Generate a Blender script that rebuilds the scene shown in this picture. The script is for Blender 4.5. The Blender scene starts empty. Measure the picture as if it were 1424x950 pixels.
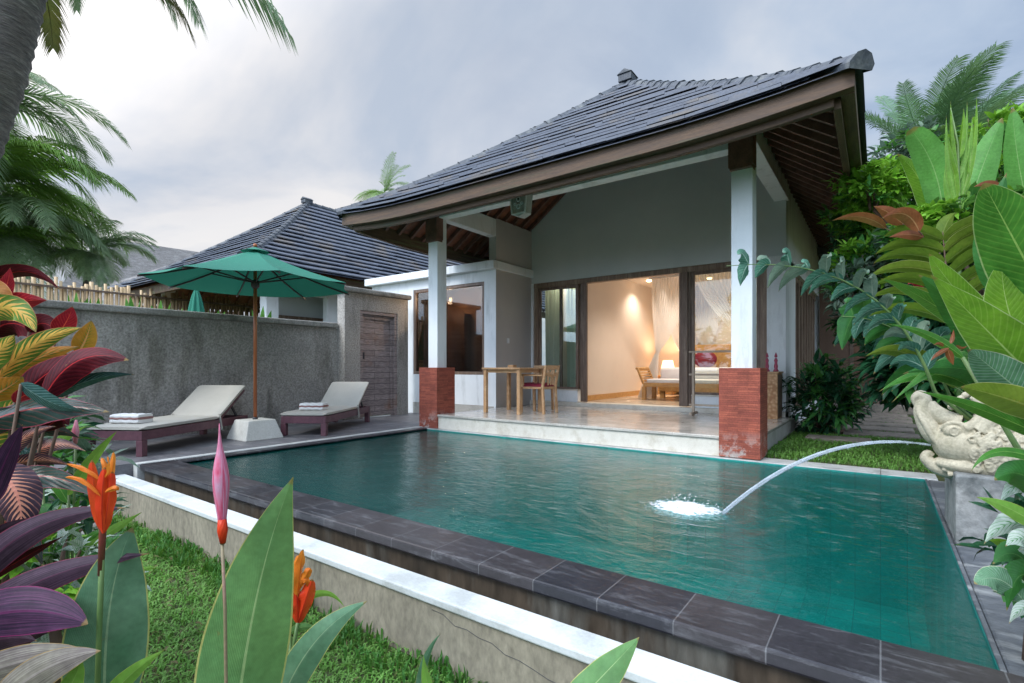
import bpy, bmesh, math, random
from mathutils import Vector, Matrix, noise, Euler
V = Vector
R = random.Random(11)
rad = math.radians
scene = bpy.context.scene
COL = scene.collection

# ------------------------------------------------------------------ camera
FPX = 708.0; CX = 712.0; CY = 510.0; CA = .8101; SA = .5864
def at(u, v, d):
    """world point seen at photo pixel (u, v) at depth d"""
    r = (u - CX) / FPX * d
    return V((r * CA - SA * d, r * SA + CA * d, 1 + (CY - v) / FPX * d))
cam = bpy.data.cameras.new('camera'); camo = bpy.data.objects.new('camera', cam); COL.objects.link(camo)
camo.location = (0, 0, 1); camo.rotation_euler = (rad(90), 0, math.atan2(SA, CA))
cam.sensor_width = 36; cam.lens = 36 * FPX / 1424; cam.shift_y = 35 / 1424
cam.clip_start = .05; cam.clip_end = 2000
scene.camera = camo

# ------------------------------------------------------------------ materials
def new_mat(name):
    m = bpy.data.materials.new(name); m.use_nodes = True
    nt = m.node_tree; b = nt.nodes['Principled BSDF']
    return m, nt, b
class G:
    """tiny node helper"""
    def __init__(s, nt): s.nt = nt
    def n(s, t, **k):
        x = s.nt.nodes.new(t)
        for a, v in k.items(): setattr(x, a, v)
        return x
    def l(s, a, b): s.nt.links.new(a, b)
    def coord(s, kind='Object', scale=(1, 1, 1), loc=(0, 0, 0), rot=(0, 0, 0)):
        tc = s.n('ShaderNodeTexCoord'); mp = s.n('ShaderNodeMapping')
        mp.inputs['Scale'].default_value = scale; mp.inputs['Location'].default_value = loc; mp.inputs['Rotation'].default_value = rot
        s.l(tc.outputs[kind], mp.inputs[0]); return mp.outputs[0]
    def noise(s, vec, scale, detail=5, rough=.6, dist=0):
        x = s.n('ShaderNodeTexNoise'); x.inputs['Scale'].default_value = scale; x.inputs['Detail'].default_value = detail
        x.inputs['Roughness'].default_value = rough; x.inputs['Distortion'].default_value = dist
        if vec is not None: s.l(vec, x.inputs['Vector'])
        return x.outputs['Fac']
    def ramp(s, fac, stops, interp='LINEAR'):
        x = s.n('ShaderNodeValToRGB'); r = x.color_ramp; r.interpolation = interp
        while len(r.elements) < len(stops): r.elements.new(.5)
        for e, (p, c) in zip(r.elements, stops):
            e.position = p; e.color = (c[0], c[1], c[2], 1) if not isinstance(c, (int, float)) else (c, c, c, 1)
        s.l(fac, x.inputs[0]); return x.outputs[0]
    def mix(s, fac, a, b, mode='MIX'):
        x = s.n('ShaderNodeMix'); x.data_type = 'RGBA'; x.blend_type = mode
        for i, q in ((0, fac), (6, a), (7, b)):
            if isinstance(q, (int, float)): x.inputs[i].default_value = q if i == 0 else (q, q, q, 1)
            elif isinstance(q, tuple): x.inputs[i].default_value = (*q, 1)
            else: s.l(q, x.inputs[i])
        return x.outputs[2]
    def math(s, op, a, b=None, c=None):
        x = s.n('ShaderNodeMath'); x.operation = op
        for i, q in enumerate((a, b, c)):
            if q is None: continue
            if isinstance(q, (int, float)): x.inputs[i].default_value = q
            else: s.l(q, x.inputs[i])
        return x.outputs[0]
    def bump(s, h, strength, dist, b):
        x = s.n('ShaderNodeBump'); x.inputs['Strength'].default_value = strength; x.inputs['Distance'].default_value = dist
        s.l(h, x.inputs['Height']); s.l(x.outputs[0], b.inputs['Normal']); return x

def surf(name, c1, c2, scale=3, stretch=(1, 1, 1), rough=.6, bump=.3, bscale=60, bdist=.004, c3=None, s3=1.2, lo=.35, hi=.65, spec=.5, fine=.12, rvar=.1, trans=0, st3=None):
    m, nt, b = new_mat(name); g = G(nt)
    v = g.coord('Object', stretch)
    n1 = g.noise(v, scale, 7)
    col = g.mix(g.ramp(n1, [(lo, 0), (hi, 1)]), c1, c2)
    if c3 is not None:
        n3 = g.noise(g.coord('Object', st3 or stretch, (3.1, 7.7, 1.3)), s3, 8, .65)
        col = g.mix(g.ramp(n3, [(.52, 0), (.68, 1)]), col, c3)
    nf = g.noise(v, bscale, 4)
    col = g.mix(fine, col, g.ramp(nf, [(.3, 0.0), (.7, 1.0)]), 'OVERLAY')
    g.l(col, b.inputs['Base Color'])
    g.l(g.math('MULTIPLY_ADD', n1, rvar * 2, rough - rvar), b.inputs['Roughness'])
    b.inputs['Specular IOR Level'].default_value = spec
    if bump: g.bump(nf, bump, bdist, b)
    if trans: b.inputs['Transmission Weight'].default_value = trans
    return m

MT = {}
MT['white_wall'] = surf('white_wall', (.82, .85, .87), (.74, .78, .80), 1.6, rough=.7, bump=.3, bscale=55, bdist=.002, fine=.05, c3=(.60, .63, .64), s3=5, st3=(1, 1, .2))
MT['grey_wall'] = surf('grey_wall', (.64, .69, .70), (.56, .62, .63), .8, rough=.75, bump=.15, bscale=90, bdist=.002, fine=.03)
MT['taupe_wall'] = surf('taupe_wall', (.50, .48, .46), (.45, .43, .42), 1.0, rough=.75, bump=.15, bscale=90, bdist=.002, fine=.03)
MT['cream_wall'] = surf('cream_wall', (.68, .60, .53), (.64, .56, .49), 1.0, rough=.7, bump=.1, bscale=90, bdist=.002, fine=.02)
MT['pebble_wall'] = surf('pebble_wall', (.40, .375, .34), (.29, .275, .255), .9, rough=.85, bump=.7, bscale=42, bdist=.012, c3=(.19, .18, .155), s3=3, fine=.4, st3=(1, 1, .22))
MT['coping_stone'] = surf('coping_stone', (.33, .32, .29), (.22, .21, .19), 4, rough=.85, bump=.6, bscale=45, bdist=.01, c3=(.13, .13, .115), s3=2.2, fine=.3)
MT['kerb_side'] = surf('kerb_side', (.29, .26, .20), (.22, .195, .15), 2.2, (1, 1, .5), rough=.85, bump=.35, bscale=35, bdist=.005, c3=(.14, .125, .095), s3=3, fine=.25, st3=(1, 1, .35))
MT['kerb_top'] = surf('kerb_top', (.60, .63, .64), (.53, .56, .57), 5, rough=.7, bump=.3, bscale=70, bdist=.003, c3=(.42, .44, .43), s3=3.2, fine=.08)
MT['pool_side'] = surf('pool_side', (.045, .038, .030), (.085, .066, .048), 2.5, (1, 1, .22), rough=.35, bump=.3, bscale=20, bdist=.006, c3=(.13, .13, .115), s3=2.6, fine=.3)
MT['plinth'] = surf('plinth', (.72, .68, .60), (.64, .60, .52), 9, rough=.55, bump=.25, bscale=90, bdist=.003, c3=(.55, .50, .41), s3=6, fine=.1)
MT['concrete'] = surf('concrete', (.46, .45, .42), (.40, .39, .36), 4, rough=.85, bump=.35, bscale=60, bdist=.004, c3=(.34, .33, .29), s3=3, fine=.12)
MT['light_edge'] = surf('light_edge', (.52, .53, .51), (.40, .41, .40), 6, rough=.6, bump=.3, bscale=60, bdist=.003, c3=(.27, .28, .27), s3=4, fine=.12)
MT['umbrella_base'] = surf('umbrella_base', (.62, .61, .56), (.54, .53, .48), 4, rough=.85, bump=.4, bscale=50, bdist=.004, c3=(.44, .43, .38), s3=3, fine=.12)
MT['dark_stone'] = surf('dark_stone', (.17, .18, .18), (.30, .30, .29), 5, rough=.7, bump=.6, bscale=28, bdist=.008, c3=(.10, .11, .11), s3=3, fine=.3)
MT['ledge_stone'] = surf('ledge_stone', (.075, .085, .10), (.13, .14, .15), 4, (1, 3, 1), rough=.4, bump=.4, bscale=30, bdist=.005, c3=(.27, .28, .28), s3=3, fine=.25, rvar=.2)
MT['slate'] = surf('slate', (.072, .086, .118), (.115, .132, .17), 3, rough=.5, bump=.4, bscale=40, bdist=.004, c3=(.17, .145, .12), s3=1.3, fine=.2, rvar=.15)
MT['slate_cap'] = surf('slate_cap', (.03, .04, .055), (.085, .095, .11), 7, rough=.55, bump=.6, bscale=30, bdist=.008, c3=(.15, .16, .16), s3=4, fine=.25)
MT['old_wood'] = surf('old_wood', (.12, .075, .045), (.20, .13, .08), 3, (1, 1, 12), rough=.65, bump=.4, bscale=30, bdist=.004, c3=(.10, .11, .05), s3=1.0, fine=.25)
MT['old_wood_x'] = surf('old_wood_x', (.065, .036, .020), (.12, .068, .036), 3, (.7, 6, 12), rough=.62, bump=.4, bscale=30, bdist=.004, c3=(.05, .058, .024), s3=.9, fine=.3)
MT['old_wood_y'] = surf('old_wood_y', (.075, .045, .026), (.14, .085, .046), 3, (8, .7, 12), rough=.62, bump=.4, bscale=30, bdist=.004, c3=(.15, .17, .07), s3=.9, fine=.25)
MT['soffit_wood'] = surf('soffit_wood', (.16, .055, .032), (.27, .105, .055), 3, (3, 3, 3), rough=.6, bump=.3, bscale=25, bdist=.004, c3=(.09, .035, .03), s3=1.5, fine=.2)
MT['rafter_wood'] = surf('rafter_wood', (.12, .06, .045), (.20, .10, .075), 3, (3, 3, 3), rough=.6, bump=.3, bscale=25, bdist=.004, fine=.2)
MT['frame_wood'] = surf('frame_wood', (.27, .19, .135), (.17, .11, .075), 5, (6, 6, .6), rough=.5, bump=.3, bscale=40, bdist=.003, c3=(.35, .27, .20), s3=2, fine=.2)
MT['frame_dark'] = surf('frame_dark', (.20, .135, .10), (.13, .085, .06), 5, (6, 6, .6), rough=.5, bump=.3, bscale=40, bdist=.003, c3=(.27, .20, .15), s3=2, fine=.2)
MT['table_wood'] = surf('table_wood', (.52, .32, .17), (.40, .23, .11), 6, (2, 2, 2), rough=.45, bump=.2, bscale=40, bdist=.002, c3=(.58, .40, .24), s3=5, fine=.15)
MT['honey_wood'] = surf('honey_wood', (.55, .32, .12), (.44, .23, .08), 6, (2, 2, 2), rough=.45, bump=.2, bscale=40, bdist=.002, fine=.15)
MT['pole_wood'] = surf('pole_wood', (.45, .14, .045), (.33, .095, .03), 5, (6, 6, .7), rough=.4, bump=.1, fine=.1)
MT['rib_wood'] = surf('rib_wood', (.05, .03, .035), (.08, .05, .045), 5, rough=.5, bump=.1, fine=.1)
MT['lounger_frame'] = surf('lounger_frame', (.125, .05, .066), (.09, .035, .05), 5, (3, 3, 3), rough=.5, bump=.2, bscale=50, bdist=.002, fine=.15)
MT['cushion'] = surf('cushion', (.47, .45, .40), (.43, .41, .365), 3, rough=.9, bump=.35, bscale=220, bdist=.002, fine=.08)
MT['towel'] = surf('towel', (.85, .84, .82), (.80, .79, .78), 20, rough=.95, bump=.7, bscale=160, bdist=.006, fine=.08)
MT['towel_band'] = surf('towel_band', (.26, .13, .12), (.32, .17, .15), 20, rough=.95, bump=.7, bscale=160, bdist=.006, fine=.08)
MT['red_cushion'] = surf('red_cushion', (.24, .012, .04), (.18, .01, .03), 9, rough=.9, bump=.3, bscale=160, bdist=.003, fine=.1)
MT['bed_linen'] = surf('bed_linen', (.74, .72, .72), (.66, .64, .66), 3, rough=.85, bump=.2, bscale=50, bdist=.004, fine=.03)
MT['dark_metal'] = surf('dark_metal', (.035, .035, .04), (.05, .05, .055), 8, rough=.4, bump=.1, fine=.05)
MT['statue_stone'] = surf('statue_stone', (.50, .455, .345), (.40, .36, .265), 6, rough=.8, bump=.5, bscale=70, bdist=.004, c3=(.27, .255, .17), s3=5, fine=.2)
MT['pink_ceramic'] = surf('pink_ceramic', (.40, .05, .10), (.30, .04, .08), 9, rough=.35, bump=.1, fine=.05)
MT['white_carving'] = surf('white_carving', (.88, .90, .92), (.72, .76, .80), 30, rough=.7, bump=.4, bscale=80, bdist=.003, fine=.2)
MT['bark'] = surf('bark', (.24, .205, .19), (.13, .11, .11), 3, (1, 1, 7), rough=.9, bump=.9, bscale=14, bdist=.02, c3=(.34, .31, .29), s3=4, fine=.4)
MT['stem_green'] = surf('stem_green', (.09, .17, .05), (.14, .22, .07), 8, rough=.5, bump=.1, fine=.05)
MT['stem_red'] = surf('stem_red', (.22, .035, .035), (.13, .06, .03), 12, rough=.5, bump=.1, fine=.05)
MT['stem_brown'] = surf('stem_brown', (.10, .06, .04), (.15, .09, .06), 12, rough=.7, bump=.3, fine=.1)
MT['soil'] = surf('soil', (.09, .055, .035), (.15, .085, .05), 9, rough=.95, bump=1, bscale=25, bdist=.02, fine=.4)
MT['ground'] = surf('ground', (.05, .075, .025), (.085, .10, .035), 5, rough=.95, bump=.8, bscale=20, bdist=.02, c3=(.10, .08, .05), s3=1.5, fine=.3)
MT['path_stone'] = surf('path_stone', (.20, .17, .14), (.28, .24, .20), 4, rough=.75, bump=.5, bscale=25, bdist=.006, c3=(.12, .11, .09), s3=3, fine=.25)
MT['bamboo'] = surf('bamboo', (.62, .46, .27), (.42, .29, .15), 4, (6, 6, .4), rough=.5, bump=.2, fine=.2, c3=(.50, .39, .24), s3=3)
MT['thatch'] = surf('thatch', (.36, .34, .33), (.25, .235, .23), 3, (1, 1, 4), rough=.95, bump=.9, bscale=22, bdist=.03, c3=(.44, .42, .41), s3=3, fine=.35)
MT['brown_wall'] = surf('brown_wall', (.17, .105, .07), (.13, .08, .055), 2, (1, 1, .6), rough=.8, bump=.3, fine=.15)
MT['bath_wood'] = surf('bath_wood', (.15, .075, .04), (.10, .05, .03), 3, (1, 1, 5), rough=.6, bump=.3, fine=.2)

def tile_floor(name, c1, c2, cm, w, h, mort=.006, rough=.3, c3=None, rot=0, bump=.25, s3=2.0, lo=.5, hi=.7, off=.0, st=(1, 2.2, 1)):
    m, nt, b = new_mat(name); g = G(nt)
    v = g.coord('Object', (1, 1, 1), (0, 0, 0), (0, 0, rot))
    br = g.n('ShaderNodeTexBrick'); br.offset = off; g.l(v, br.inputs['Vector'])
    br.inputs['Scale'].default_value = 1; br.inputs['Brick Width'].default_value = w; br.inputs['Row Height'].default_value = h
    br.inputs['Mortar Size'].default_value = mort; br.inputs['Mortar Smooth'].default_value = .3
    br.inputs['Color1'].default_value = (*c1, 1); br.inputs['Color2'].default_value = (*c2, 1); br.inputs['Mortar'].default_value = (*cm, 1)
    col = br.outputs['Color']
    n1 = g.noise(v, 3, 8, .65); nf = g.noise(v, 45, 5)
    if c3 is not None:
        n3 = g.noise(g.coord('Object', st, (1.7, 2.2, 0)), s3, 9, .72, .6)
        col = g.mix(g.ramp(n3, [(lo, 0), (hi, 1)]), col, c3)
    col = g.mix(.35, col, g.ramp(n1, [(.3, .15), (.7, .85)]), 'OVERLAY')
    col = g.mix(.18, col, g.ramp(nf, [(.3, 0), (.7, 1)]), 'OVERLAY')
    g.l(col, b.inputs['Base Color'])
    g.l(g.math('MULTIPLY_ADD', n1, .35, rough - .15), b.inputs['Roughness'])
    h_ = g.math('ADD', g.math('MULTIPLY', br.outputs['Fac'], -1.0), g.math('MULTIPLY', nf, .35))
    g.bump(h_, bump, .004, b)
    return m
MT['coping'] = tile_floor('coping', (.038, .033, .036), (.021, .022, .029), (.11, .11, .115), .33, 3.0, .003, .30, c3=(.20, .205, .22), s3=3.5, lo=.52, hi=.90, st=(1.1, 5.5, 3))
MT['deck'] = tile_floor('deck', (.17, .165, .175), (.12, .118, .13), (.07, .07, .08), .14, 2.2, .008, .45, c3=(.25, .24, .245), s3=2.5, off=.5)
MT['terrace_floor'] = tile_floor('terrace_floor', (.52, .49, .44), (.48, .45, .405), (.34, .31, .28), .8, .8, .004, .14, c3=(.42, .39, .35), bump=.02, lo=.5, hi=.8)
MT['room_floor'] = tile_floor('room_floor', (.52, .44, .34), (.48, .40, .31), (.34, .31, .28), .8, .8, .004, .2, bump=.02)
MT['pool_tile'] = tile_floor('pool_tile', (.012, .29, .255), (.008, .22, .195), (.03, .15, .14), .2, .2, .004, .5)

def brick_mat():
    m, nt, b = new_mat('red_brick'); g = G(nt)
    tc = g.n('ShaderNodeTexCoord'); sp = g.n('ShaderNodeSeparateXYZ'); g.l(tc.outputs['Object'], sp.inputs[0])
    cb = g.n('ShaderNodeCombineXYZ'); g.l(g.math('ADD', sp.outputs[0], sp.outputs[1]), cb.inputs[0]); g.l(sp.outputs[2], cb.inputs[1])
    br = g.n('ShaderNodeTexBrick'); g.l(cb.outputs[0], br.inputs['Vector'])
    br.inputs['Scale'].default_value = 1; br.inputs['Brick Width'].default_value = .21; br.inputs['Row Height'].default_value = .024
    br.inputs['Mortar Size'].default_value = .0022; br.inputs['Mortar Smooth'].default_value = .4
    br.inputs['Color1'].default_value = (.38, .095, .055, 1); br.inputs['Color2'].default_value = (.24, .055, .036, 1); br.inputs['Mortar'].default_value = (.20, .05, .03, 1)
    n = g.noise(tc.outputs['Object'], 5, 8, .7); nf = g.noise(tc.outputs['Object'], 60, 4)
    col = g.mix(.4, br.outputs['Color'], g.ramp(n, [(.3, .15), (.7, .85)]), 'OVERLAY')
    # worn render and salt near the foot (a real stain of the base)
    foot = g.math('MULTIPLY', g.ramp(n, [(.49, 0), (.56, 1)]), g.ramp(sp.outputs[2], [(.0, 1), (.30, 0)]))
    col = g.mix(foot, col, (.42, .37, .34))
    col = g.mix(.2, col, g.ramp(nf, [(.3, 0), (.7, 1)]), 'OVERLAY')
    g.l(col, b.inputs['Base Color']); b.inputs['Roughness'].default_value = .75
    h = g.math('ADD', g.math('MULTIPLY', br.outputs['Fac'], -1.0), g.math('MULTIPLY', nf, .6))
    g.bump(h, .6, .004, b)
    return m
MT['brick'] = brick_mat()

def carved_wood():
    m, nt, b = new_mat('carved_wood'); g = G(nt)
    v = g.coord('Object')
    vo = g.n('ShaderNodeTexVoronoi'); vo.inputs['Scale'].default_value = 26; vo.feature = 'SMOOTH_F1'; g.l(v, vo.inputs['Vector'])
    col = g.ramp(vo.outputs['Distance'], [(.1, (.62, .38, .2)), (.6, (.36, .17, .07))])
    g.l(col, b.inputs['Base Color']); b.inputs['Roughness'].default_value = .55
    g.bump(vo.outputs['Distance'], .8, .01, b); return m
MT['carved_wood'] = carved_wood()

def board_wood(name, c1, c2, rowh, vertical=False):
    m, nt, b = new_mat(name); g = G(nt)
    tc = g.n('ShaderNodeTexCoord'); sp = g.n('ShaderNodeSeparateXYZ'); g.l(tc.outputs['Object'], sp.inputs[0])
    cb = g.n('ShaderNodeCombineXYZ'); xy = g.math('ADD', sp.outputs[0], sp.outputs[1])
    if vertical: g.l(sp.outputs[2], cb.inputs[0]); g.l(xy, cb.inputs[1])
    else: g.l(xy, cb.inputs[0]); g.l(sp.outputs[2], cb.inputs[1])
    br = g.n('ShaderNodeTexBrick'); g.l(cb.outputs[0], br.inputs['Vector'])
    br.inputs['Scale'].default_value = 1; br.inputs['Brick Width'].default_value = 9; br.inputs['Row Height'].default_value = rowh
    br.inputs['Mortar Size'].default_value = .004; br.inputs['Color1'].default_value = (*c1, 1); br.inputs['Color2'].default_value = (*c2, 1); br.inputs['Mortar'].default_value = (c2[0] * .3, c2[1] * .3, c2[2] * .3, 1)
    mp = g.n('ShaderNodeMapping'); mp.inputs['Scale'].default_value = (2, 22, 1); g.l(cb.outputs[0], mp.inputs[0])
    n = g.noise(mp.outputs[0], 4, 8, .7, .5)
    col = g.mix(.75, br.outputs['Color'], g.ramp(n, [(.3, .1), (.7, .9)]), 'OVERLAY')
    n2 = g.noise(tc.outputs['Object'], 2.2, 3)
    col = g.mix(g.ramp(n2, [(.55, 0), (.72, .6)]), col, (.26, .12, .06))
    g.l(col, b.inputs['Base Color']); b.inputs['Roughness'].default_value = .75
    g.bump(g.math('ADD', g.math('MULTIPLY', br.outputs['Fac'], -1.5), n), .6, .005, b)
    return m
MT['gate_boards'] = board_wood('gate_boards', (.33, .27, .26), (.24, .195, .19), .11)
MT['louvre'] = board_wood('louvre', (.15, .08, .05), (.10, .055, .035), .07)
MT['bath_boards'] = board_wood('bath_boards', (.24, .11, .055), (.17, .075, .038), .16, True)

def glass_mat(name, tint=(.93, .97, .95), refl=.015):
    m, nt, b = new_mat(name); g = G(nt); nt.nodes.remove(b)
    out = [n for n in nt.nodes if n.type == 'OUTPUT_MATERIAL'][0]
    tr = g.n('ShaderNodeBsdfTransparent'); tr.inputs[0].default_value = (*tint, 1)
    gl = g.n('ShaderNodeBsdfGlossy'); gl.inputs['Roughness'].default_value = .01
    fr = g.n('ShaderNodeFresnel'); fr.inputs['IOR'].default_value = 1.6
    fac = g.math('ADD', g.math('MULTIPLY', fr.outputs[0], .95), refl)
    mx = g.n('ShaderNodeMixShader'); g.l(fac, mx.inputs[0]); g.l(tr.outputs[0], mx.inputs[1]); g.l(gl.outputs[0], mx.inputs[2]); g.l(mx.outputs[0], out.inputs[0])
    return m
MT['glass'] = glass_mat('glass'); MT['dark_glass'] = glass_mat('dark_glass', (.9, .88, .85), .0)

SPL = (-1.12, 3.78)     # where the jet meets the pool
def water_mat():
    m, nt, b = new_mat('water'); g = G(nt); nt.nodes.remove(b)
    out = [n for n in nt.nodes if n.type == 'OUTPUT_MATERIAL'][0]
    v = g.coord('Object', (.8, 1.7, 1), (0, 0, 0), (0, 0, .5))
    n1 = g.noise(v, 6.5, 4, .55, .8); n2 = g.noise(v, 22, 4, .6, .5)
    tc = g.n('ShaderNodeTexCoord'); vm = g.n('ShaderNodeVectorMath'); vm.operation = 'DISTANCE'
    g.l(tc.outputs['Object'], vm.inputs[0]); vm.inputs[1].default_value = (SPL[0], SPL[1], 0)
    d = vm.outputs['Value']
    wv = g.math('SINE', g.math('ADD', g.math('MULTIPLY', d, 34), g.math('MULTIPLY', n1, 9)))
    fall = g.math('DIVIDE', 1.0, g.math('ADD', g.math('MULTIPLY', g.math('MULTIPLY', d, d), 1.1), .8))
    amp = g.math('MULTIPLY', wv, g.math('MULTIPLY', fall, .10))
    h = g.math('ADD', g.math('ADD', g.math('MULTIPLY', n1, 1.0), g.math('MULTIPLY', n2, .42)), amp)
    bp = g.n('ShaderNodeBump'); bp.inputs['Strength'].default_value = .27; bp.inputs['Distance'].default_value = .035
    g.l(h, bp.inputs['Height'])
    fr = g.n('ShaderNodeFresnel'); fr.inputs['IOR'].default_value = 1.34; g.l(bp.outputs[0], fr.inputs['Normal'])
    gl = g.n('ShaderNodeBsdfGlossy'); gl.inputs['Roughness'].default_value = .03; g.l(bp.outputs[0], gl.inputs['Normal'])
    tr = g.n('ShaderNodeBsdfTransparent'); tr.inputs[0].default_value = (.60, .93, .90, 1)
    df = g.n('ShaderNodeBsdfDiffuse'); df.inputs[0].default_value = (.003, .165, .15, 1); g.l(bp.outputs[0], df.inputs['Normal'])
    m1 = g.n('ShaderNodeMixShader'); m1.inputs[0].default_value = .24; g.l(tr.outputs[0], m1.inputs[1]); g.l(df.outputs[0], m1.inputs[2])
    m2 = g.n('ShaderNodeMixShader'); g.l(g.math('MINIMUM', g.math('MULTIPLY', fr.outputs[0], 1.3), 1.0), m2.inputs[0]); g.l(m1.outputs[0], m2.inputs[1]); g.l(gl.outputs[0], m2.inputs[2])
    g.l(m2.outputs[0], out.inputs[0]); return m
MT['water'] = water_mat()

def foam_mat(name, alpha, streak):
    m, nt, b = new_mat(name); g = G(nt)
    v = g.coord('Object', streak)
    n = g.noise(v, 14, 5, .7)
    b.inputs['Base Color'].default_value = (.60, .67, .74, 1) if name == 'jet' else (.80, .85, .90, 1); b.inputs['Roughness'].default_value = .25
    a_ = g.ramp(n, [(.36, alpha * .45), (.62, alpha)])
    if name == 'foam':   # froth thins out from the point of impact
        tc = g.n('ShaderNodeTexCoord'); vm = g.n('ShaderNodeVectorMath'); vm.operation = 'DISTANCE'
        g.l(tc.outputs['Object'], vm.inputs[0]); vm.inputs[1].default_value = (SPL[0] - .03, SPL[1], 0)
        n2 = g.noise(v, 34, 5, .75)
        thin = g.math('SUBTRACT', g.math('ADD', n2, .44), g.math('MULTIPLY', vm.outputs['Value'], 1.75))
        a_ = g.ramp(thin, [(.38, 0), (.62, .9)])
    g.l(a_, b.inputs['Alpha'])
    return m
MT['jet'] = foam_mat('jet', .36, (1, 1, 1)); MT['foam'] = foam_mat('foam', .9, (1, 1, 1))

def cloth_mat(name, c, trans=.4, alpha=1, stripes=0):
    m, nt, b = new_mat(name); g = G(nt)
    out = [n for n in nt.nodes if n.type == 'OUTPUT_MATERIAL'][0]
    n = g.noise(g.coord('Object', (1, 1, 1)), 120, 3)
    col = g.mix(.08, c, g.ramp(n, [(.3, 0), (.7, 1)]), 'OVERLAY')
    g.l(col, b.inputs['Base Color']); b.inputs['Roughness'].default_value = .85; b.inputs['Alpha'].default_value = alpha
    g.bump(n, .1, .002, b)
    t = g.n('ShaderNodeBsdfTranslucent'); g.l(col, t.inputs[0])
    mx = g.n('ShaderNodeMixShader'); mx.inputs[0].default_value = trans
    g.l(b.outputs[0], mx.inputs[1]); g.l(t.outputs[0], mx.inputs[2])
    if alpha < 1:
        tp = g.n('ShaderNodeBsdfTransparent'); m3 = g.n('ShaderNodeMixShader'); m3.inputs[0].default_value = alpha; b.inputs['Alpha'].default_value = 1
        g.l(tp.outputs[0], m3.inputs[1]); g.l(mx.outputs[0], m3.inputs[2]); g.l(m3.outputs[0], out.inputs[0])
    else: g.l(mx.outputs[0], out.inputs[0])
    return m
MT['canopy'] = cloth_mat('canopy', (.022, .20, .135), .12)
MT['curtain'] = cloth_mat('curtain', (.76, .84, .77), .45)
MT['net'] = cloth_mat('net', (.90, .88, .86), .5, .72)
MT['lamp_shade'] = cloth_mat('lamp_shade', (.9, .75, .5), .6)

def emis(name, c, s):
    m, nt, b = new_mat(name); b.inputs['Emission Color'].default_value = (*c, 1); b.inputs['Emission Strength'].default_value = s
    b.inputs['Base Color'].default_value = (*c, 1); return m
MT['bulb'] = emis('bulb', (1, .75, .4), 8)
MT['shade_lit'] = emis('shade_lit', (1, .74, .42), 1.6)

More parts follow.
